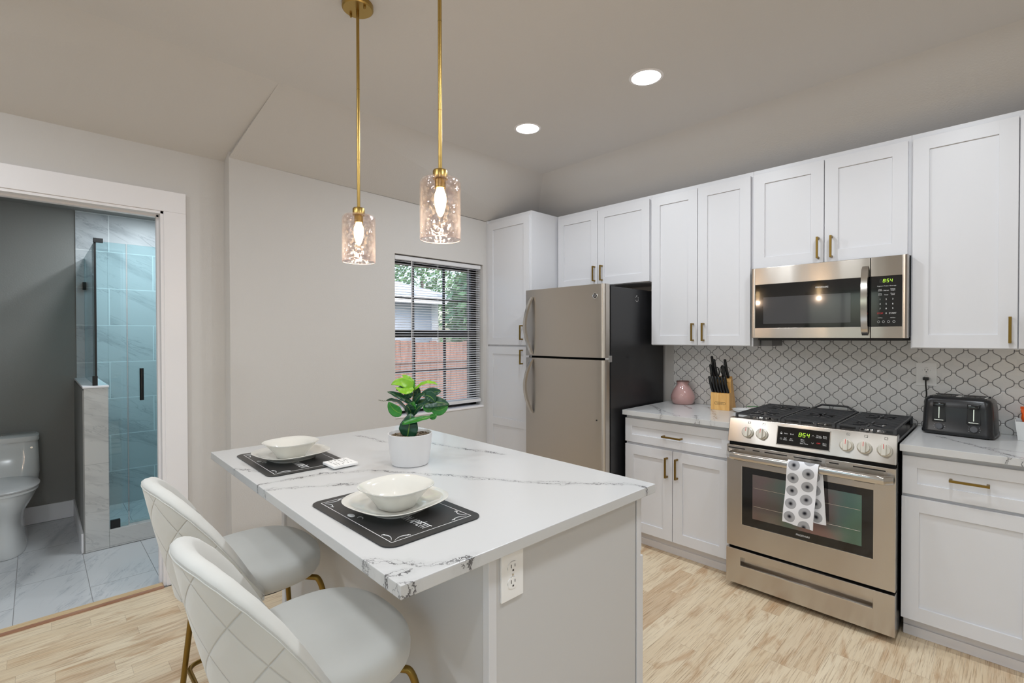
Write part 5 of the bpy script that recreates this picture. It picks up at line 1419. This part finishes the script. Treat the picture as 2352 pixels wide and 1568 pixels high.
# ============================================================ BATHROOM
def toilet():
    cx, cy = -1.52, -3.675
    t = thing('toilet', 'white one-piece toilet standing against the grey bathroom wall', 'toilet', (cx, cy, 0))
    def sup(x0, x1, hw, z, e=2.6, n=40):
        mx, hx = (x0 + x1) / 2, (x1 - x0) / 2; P = []
        for k in range(n):
            a = 2 * PI * k / n; m = (abs(math.cos(a)) ** e + abs(math.sin(a)) ** e) ** (-1 / e)
            P.append((mx + hx * m * math.cos(a), cy + hw * m * math.sin(a), z))
        return P
    X0 = GX + 0.012
    rings = [sup(X0, -1.175, 0.125, 0.0, 3.2), sup(X0, -1.165, 0.128, 0.02, 3.0), sup(X0, -1.19, 0.115, 0.10, 2.8), sup(X0, -1.20, 0.112, 0.20, 2.6), sup(X0, -1.185, 0.125, 0.26, 2.5), sup(X0, -1.165, 0.160, 0.32, 2.4), sup(X0, -1.155, 0.180, 0.37, 2.4), sup(X0, -1.155, 0.182, 0.395, 2.4)]
    obj('bowl', MB().loft(rings), M['toilet'], t, angle=60)
    rings = [sup(X0, -1.60, 0.185, 0.36, 3.2), sup(X0, -1.61, 0.192, 0.44, 4), sup(X0, -1.655, 0.190, 0.54, 4.5), sup(X0, -1.675, 0.184, 0.66, 5)]
    tk = obj('tank', MB().loft(rings), M['toilet'], t, angle=60)
    rings = [sup(X0, -1.668, 0.190, 0.661, 6), sup(X0, -1.666, 0.192, 0.672, 6), sup(X0, -1.668, 0.190, 0.695, 6), sup(X0 + 0.01, -1.69, 0.175, 0.704, 5)]
    obj('tank_lid', MB().loft(rings), M['toilet'], tk, angle=50)
    obj('flush_button', MB().lathe([(0.028, 0.703), (0.028, 0.708), (0.0, 0.709)], (-1.79, cy, 0), 20, ax=1.3, ay=0.7, cap1=False), M['chrome'], tk)
    obj('bolt_cap', MB().cyl((-1.69, cy + 0.150, 0.615), (-1.668, cy + 0.150, 0.615), 0.007, 12), M['chrome'], tk)
    rings = [sup(-1.63, -1.15, 0.186, 0.3965, 2.3), sup(-1.63, -1.148, 0.188, 0.405, 2.3), sup(-1.63, -1.15, 0.186, 0.414, 2.3)]
    obj('seat', MB().loft(rings), M['toilet'], t, angle=50)
    rings = [sup(-1.635, -1.145, 0.190, 0.4165, 2.3), sup(-1.635, -1.143, 0.192, 0.426, 2.3), sup(-1.63, -1.15, 0.185, 0.434, 2.3), sup(-1.60, -1.22, 0.13, 0.441, 2.2)]
    obj('lid', MB().loft(rings), simple('seat_lid', srgb(206, 206, 206), 0.25), t, angle=50)
toilet()
t = thing('shower_enclosure', 'frameless glass shower panels with black hardware above the tiled half wall', 'shower', (-1.0, -3.0, 0.118))
GXp = -0.985; zt = 2.052
obj('side_panel', MB().box(GX + 0.010, GXp, -3.219, -3.211, 1.0872, zt - 0.02), M['showerglass'], t)
obj('fixed_panel', MB().box(GXp - 0.004, GXp + 0.004, -3.150, -3.052, 0.1185, zt - 0.012).box(GXp - 0.004, GXp + 0.004, -3.209, -3.150, 1.0872, zt - 0.012), M['showerglass'], t)
dg = obj('glass_door', MB().box(GXp - 0.004, GXp + 0.004, -3.046, -2.43, 0.128, zt - 0.012), M['showerglass'], t)
obj('seal_strip', MB().box(GXp - 0.005, GXp + 0.005, -3.053, -3.045, 0.128, zt - 0.012), thin_glass('clear_seal', (0.95, 0.97, 0.97, 1), 0.35), dg)
obj('corner_channel', MB().box(GXp - 0.004, GXp + 0.008, -3.219, -3.208, 1.0872, zt, 0.001), M['matteblack'], t)
mb = MB().box(GXp - 0.012, GXp + 0.014, -3.222, -3.172, zt - 0.020, zt + 0.008, 0.001)
obj('corner_clip', mb, M['matteblack'], t)
obj('corner_clip', MB().box(GXp - 0.012, GXp + 0.012, -3.232, -3.206, 1.0872, 1.15, 0.001), M['matteblack'], t)
obj('wall_clip', MB().box(GX + 0.009, GX + 0.045, -3.228, -3.204, 1.78, 1.84, 0.001), M['matteblack'], t)
obj('pivot_clip', MB().box(GXp - 0.014, GXp + 0.014, -3.148, -3.096, 0.1185, 0.172, 0.001), M['matteblack'], t)
hd = MB(); zA, zB = 0.972, 1.192
hd.tube([(GXp, -2.976, zA + 0.02), (GXp + 0.035, -2.976, zA + 0.02)], 0.007, 10).tube([(GXp, -2.976, zB - 0.02), (GXp + 0.035, -2.976, zB - 0.02)], 0.007, 10).tube([(GXp + 0.037, -2.976, zA), (GXp + 0.037, -2.976, zB)], 0.012, 14)
obj('handle', hd, M['blackgloss'], dg)

# ============================================================ OUTSIDE THE WINDOW
o = obj('yard_ground', MB().box(-26, -0.25, -8, 20, -0.35, -0.25), M['grass'], loc=(-6, 4, -0.25)); o['kind'] = 'structure'
FXF = -3.5
t = thing('wooden_fence', 'weathered brown plank fence outside the kitchen window', 'fence', (FXF, 1.0, -0.25))
mb = MB(); rnd = random.Random(11); yy = -1.9
while yy < 5.0:
    h = 1.33 + rnd.uniform(-0.02, 0.02); mb.box(FXF - 0.012, FXF + 0.010, yy, yy + 0.135, -0.25, h); yy += 0.14
obj('boards', mb, M['fence'], t)
obj('rail', MB().box(FXF + 0.011, FXF + 0.05, -1.9, 5.0, 1.0, 1.09).box(FXF + 0.011, FXF + 0.05, -1.9, 5.0, 0.1, 0.19), M['fence'], t)
HX = -7.0
t = thing('neighbour_house', 'grey sided house with shingle roof seen through the window', 'house', (HX - 1.5, 0, -0.25))
obj('wall', MB().box(HX - 3, HX, -5, 3.83, -0.25, 2.33), M['siding'], t)
obj('roof', MB().hexa([(HX + 0.35, -5.3, 2.30), (HX + 0.35, -5.3, 2.42), (HX - 3, -5.3, 3.35), (HX - 3, -5.3, 3.47), (HX + 0.35, 4.15, 2.30), (HX + 0.35, 4.15, 2.42), (HX - 3, 2.2, 3.35), (HX - 3, 2.2, 3.47)]), M['shingle'], t)
obj('fascia', MB().box(HX + 0.33, HX + 0.38, -5.3, 4.15, 2.20, 2.36), M['trim'], t)
obj('corner_board', MB().box(HX - 0.02, HX + 0.03, 3.66, 3.86, -0.25, 2.30), M['trim'], t)
def tree(x, y, h, r, label, seed, dens=2600):
    t = thing('garden_tree', label, 'tree', (x, y, -0.25), 'trees outside the window')
    obj('trunk', MB().tube([(x, y, -0.25), (x + 0.1, y, h * 0.5), (x, y + 0.1, h * 0.8)], 0.14, 10, 0.06), M['bark'], t)
    rnd = random.Random(seed); mb = MB()
    for i in range(dens):
        u, v = rnd.uniform(-1, 1), rnd.uniform(0, 2 * PI); q = r * (0.45 + 0.55 * rnd.random() ** 0.4); w = math.sqrt(1 - u * u)
        p = Vector((x + q * w * math.cos(v), y + q * w * math.sin(v), h + 1.25 * q * u)); s = rnd.uniform(0.06, 0.13)
        n = Vector((rnd.gauss(0, 1), rnd.gauss(0, 1), rnd.gauss(0, 1))).normalized(); a = n.orthogonal().normalized(); b = n.cross(a)
        mb.quad(p - a * s, p + b * s * 0.5, p + a * s, p - b * s * 0.5)
    o = obj('crown', mb, M['foliage'], t, flat=True)
tree(-5.3, 4.1, 1.9, 1.0, 'leafy green tree in the yard right of the house corner', 21, 3000)
tree(-4.9, 6.9, 2.0, 1.3, 'leafy green tree at the right edge of the window view', 22)
tree(-13.4, 7.6, 4.6, 2.4, 'tall tree rising beyond the house corner', 23, 5000)
tree(-14.5, 2.2, 5.0, 2.5, 'far tree rising behind the house roof ridge', 24, 5000)
tree(-19.5, 12.0, 5.5, 4.2, 'large distant tree filling the sky between the two far trees', 25, 6000)
